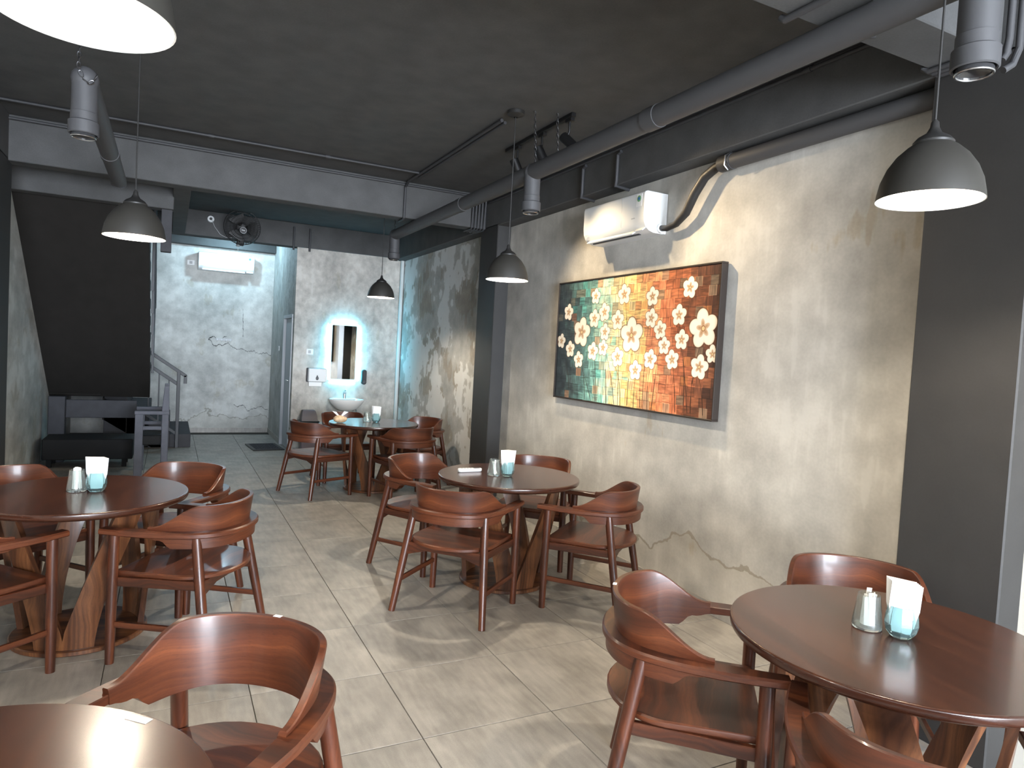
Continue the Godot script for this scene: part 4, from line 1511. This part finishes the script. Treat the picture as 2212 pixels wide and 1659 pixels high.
	prism(g, rrect(0.07, 0.22, 0.033), Vector3(0, 0, 0.001), Vector3.RIGHT, Vector3.UP, Vector3.BACK, 0.07, 0.012)
	put("case", g, M.black, sd)
	g = G.new()
	prism(g, rrect(0.04, 0.05, 0.018), Vector3(0, -0.07, 0.071), Vector3.RIGHT, Vector3.UP, Vector3.BACK, 0.006, 0.002)
	put("push_button", g, M.dark_plastic, sd)
	switch_plate("white wall switch left of the glowing mirror", Vector3(1.785, 1.465, -10.03), 0.0, 0.095, 0.08)
	switch_plate("small white switch on the return wall beside the grey door", Vector3(1.56, 1.48, -11.41), -PI / 2)
	switch_plate("low white socket on the right wall behind the painting table", Vector3(XR, 0.34, -4.32), -PI / 2, 0.12, 0.08)
	switch_plate("white socket beside the far air conditioner", Vector3(0.26, 2.8, -12.4), 0.0, 0.11, 0.08)
	# chipped niche with clear hooks on the back wall
	var hk := thing("hook_rail", "small clear hook strip on the cracked back wall", "hooks", Vector3(0.8, 1.57, -12.4))
	g = G.new()
	box(g, Vector3(-0.13, -0.02, 0.001), Vector3(0.13, 0.02, 0.006), 0.002)
	put("strip", g, M.grey_plastic, hk)
	for k in 4:
		g = G.new()
		var x := -0.1 + 0.066 * k
		tube(g, [Vector3(x, 0.01, 0.006), Vector3(x, -0.03, 0.02), Vector3(x, -0.04, 0.035), Vector3(x, -0.02, 0.042)], 0.005, 6)
		put("hook", g, M.white_plastic, hk)
	# waste bin
	var wbin := thing("waste_bin", "grey plastic bin with a black lid behind the farthest table", "bin", Vector3(1.77, 0, -9.8))
	g = G.new()
	var prof := []
	for q in [[0.0, 0.09], [0.44, 0.12]]:
		prof.append(q)
	var ra := []
	for q in [[0.002, 0.095], [0.02, 0.1], [0.44, 0.125], [0.45, 0.12]]:
		var ring := []
		for k in rrect(q[1] * 2, q[1] * 1.8, 0.03):
			ring.append(Vector3(k.x, q[0], -k.y))
		ra.append(ring)
	loft(g, ra)
	put("bucket", g, mat(c8(110, 102, 110), 0.5), wbin)
	g = G.new()
	box(g, Vector3(-0.14, 0.44, -0.12), Vector3(0.14, 0.5, 0.12), 0.012)
	put("lid_collar", g, M.black, wbin)
	g = G.new()
	ra = []
	for q in [[0.5, 0.11, 0.1], [0.56, 0.105, 0.085], [0.63, 0.09, 0.04], [0.645, 0.08, 0.03]]:
		ra.append([Vector3(-q[1], q[0], q[2]), Vector3(q[1], q[0], q[2]), Vector3(q[1], q[0], -0.09), Vector3(-q[1], q[0], -0.09)])
	loft(g, ra)
	put("swing_lid", g, mat(c8(104, 100, 108), 0.5), wbin)
	# door mat
	var dm := thing("door_mat", "dark patterned door mat on the floor before the grey door", "mat", Vector3(1.3, 0.001, -10.65), 0.08)
	g = G.new()
	box(g, Vector3(-0.22, 0, -0.33), Vector3(0.22, 0.014, 0.33), 0.004)
	put("rubber_border", g, M.black, dm)
	g = G.new()
	box(g, Vector3(-0.17, 0.0125, -0.28), Vector3(0.17, 0.018, 0.28), 0.002)
	put("pile", g, tri(paint_tex(c8(78, 78, 82), 81, 0.9), 6.0, 0.95, 0.1), dm)

func build_table_things() -> void:
	var y := 0.7402
	napkin_glass(Vector3(2.13, y, -1.345), -0.99, "teal glass of white napkins on the right foreground table")
	sachet_jar(Vector3(2.09, y, -1.435), 0.3, "clear jar of white sachets on the right foreground table")
	napkin_glass(Vector3(-0.325, y, -4.14), 0.1, "teal glass of white napkins on the left table")
	sachet_jar(Vector3(-0.415, y, -4.165), 1.3, "clear jar of white sachets on the left table")
	napkin_glass(Vector3(2.105, y, -4.17), 0.45, "teal glass of white napkins on the table below the painting")
	sachet_jar(Vector3(2.025, y, -4.215), 0.6, "clear jar with few sachets on the table below the painting", false)
	napkin_glass(Vector3(2.09, y, -7.48), -0.27, "teal glass of napkins on the farthest table")
	sachet_jar(Vector3(2.0, y, -7.53), 0.6, "small clear jar on the farthest table", false)
	var r := thing("remote_control", "white remote control lying on the table below the painting", "remote", Vector3(1.91, y, -4.37), 0.02)
	var g := G.new()
	prism(g, rrect(0.18, 0.05, 0.02), Vector3(0, 0.001, 0), Vector3.RIGHT, Vector3.FORWARD, Vector3.UP, 0.024, 0.006)
	put("case", g, M.white_plastic, r)
	g = G.new()
	box(g, Vector3(0.03, 0.0245, -0.016), Vector3(0.075, 0.0262, 0.016), 0.0005)
	put("screen_window", g, M.dark_plastic, r)
	for k in 4:
		g = G.new()
		lathe(g, [[0.006, 0.0], [0.006, 0.0022], [0.001, 0.0026]], 12, Vector3(-0.06 + 0.022 * k, 0.0245, 0.0))
		put("button", g, M.grey_plastic, r)
	# tied bag of food
	var b := thing("plastic_bag", "small tied clear plastic bag of food on the farthest table", "bag", Vector3(1.67, y, -7.4))
	g = G.new()
	var prof := []
	var lump := FastNoiseLite.new()
	lump.seed = 5
	lump.frequency = 9.0
	ball(g, Vector3(0, 0.04, 0), 0.075, 0.04, 0.06, 24)
	for i in g.v.size():
		var p := g.v[i]
		var k := 1.0 + lump.get_noise_3dv(p) * 0.22
		g.v[i] = Vector3(p.x * k, maxf(0.001, p.y * k), p.z * k)
	put("contents", g, tri(paint_tex(c8(206, 176, 140), 91, 0.5), 5.0, 0.5, 0.5, false), b)
	for s in [-1, 1]:
		g = G.new()
		loft(g, [[Vector3(s * 0.012 - 0.01, 0.07, 0.004), Vector3(s * 0.012 + 0.01, 0.07, 0.004), Vector3(s * 0.012 + 0.01, 0.07, -0.004), Vector3(s * 0.012 - 0.01, 0.07, -0.004)], [Vector3(s * 0.04 - 0.018, 0.1, 0.006), Vector3(s * 0.04 + 0.016, 0.095, 0.002), Vector3(s * 0.04 + 0.016, 0.095, -0.002), Vector3(s * 0.04 - 0.018, 0.1, 0.002)], [Vector3(s * 0.065 - 0.024, 0.128, 0.0), Vector3(s * 0.065 + 0.022, 0.118, 0.004), Vector3(s * 0.065 + 0.022, 0.118, 0.001), Vector3(s * 0.065 - 0.024, 0.128, -0.003)]])
		put("tied_end", g, mat(c8(226, 228, 226), 0.4), b)
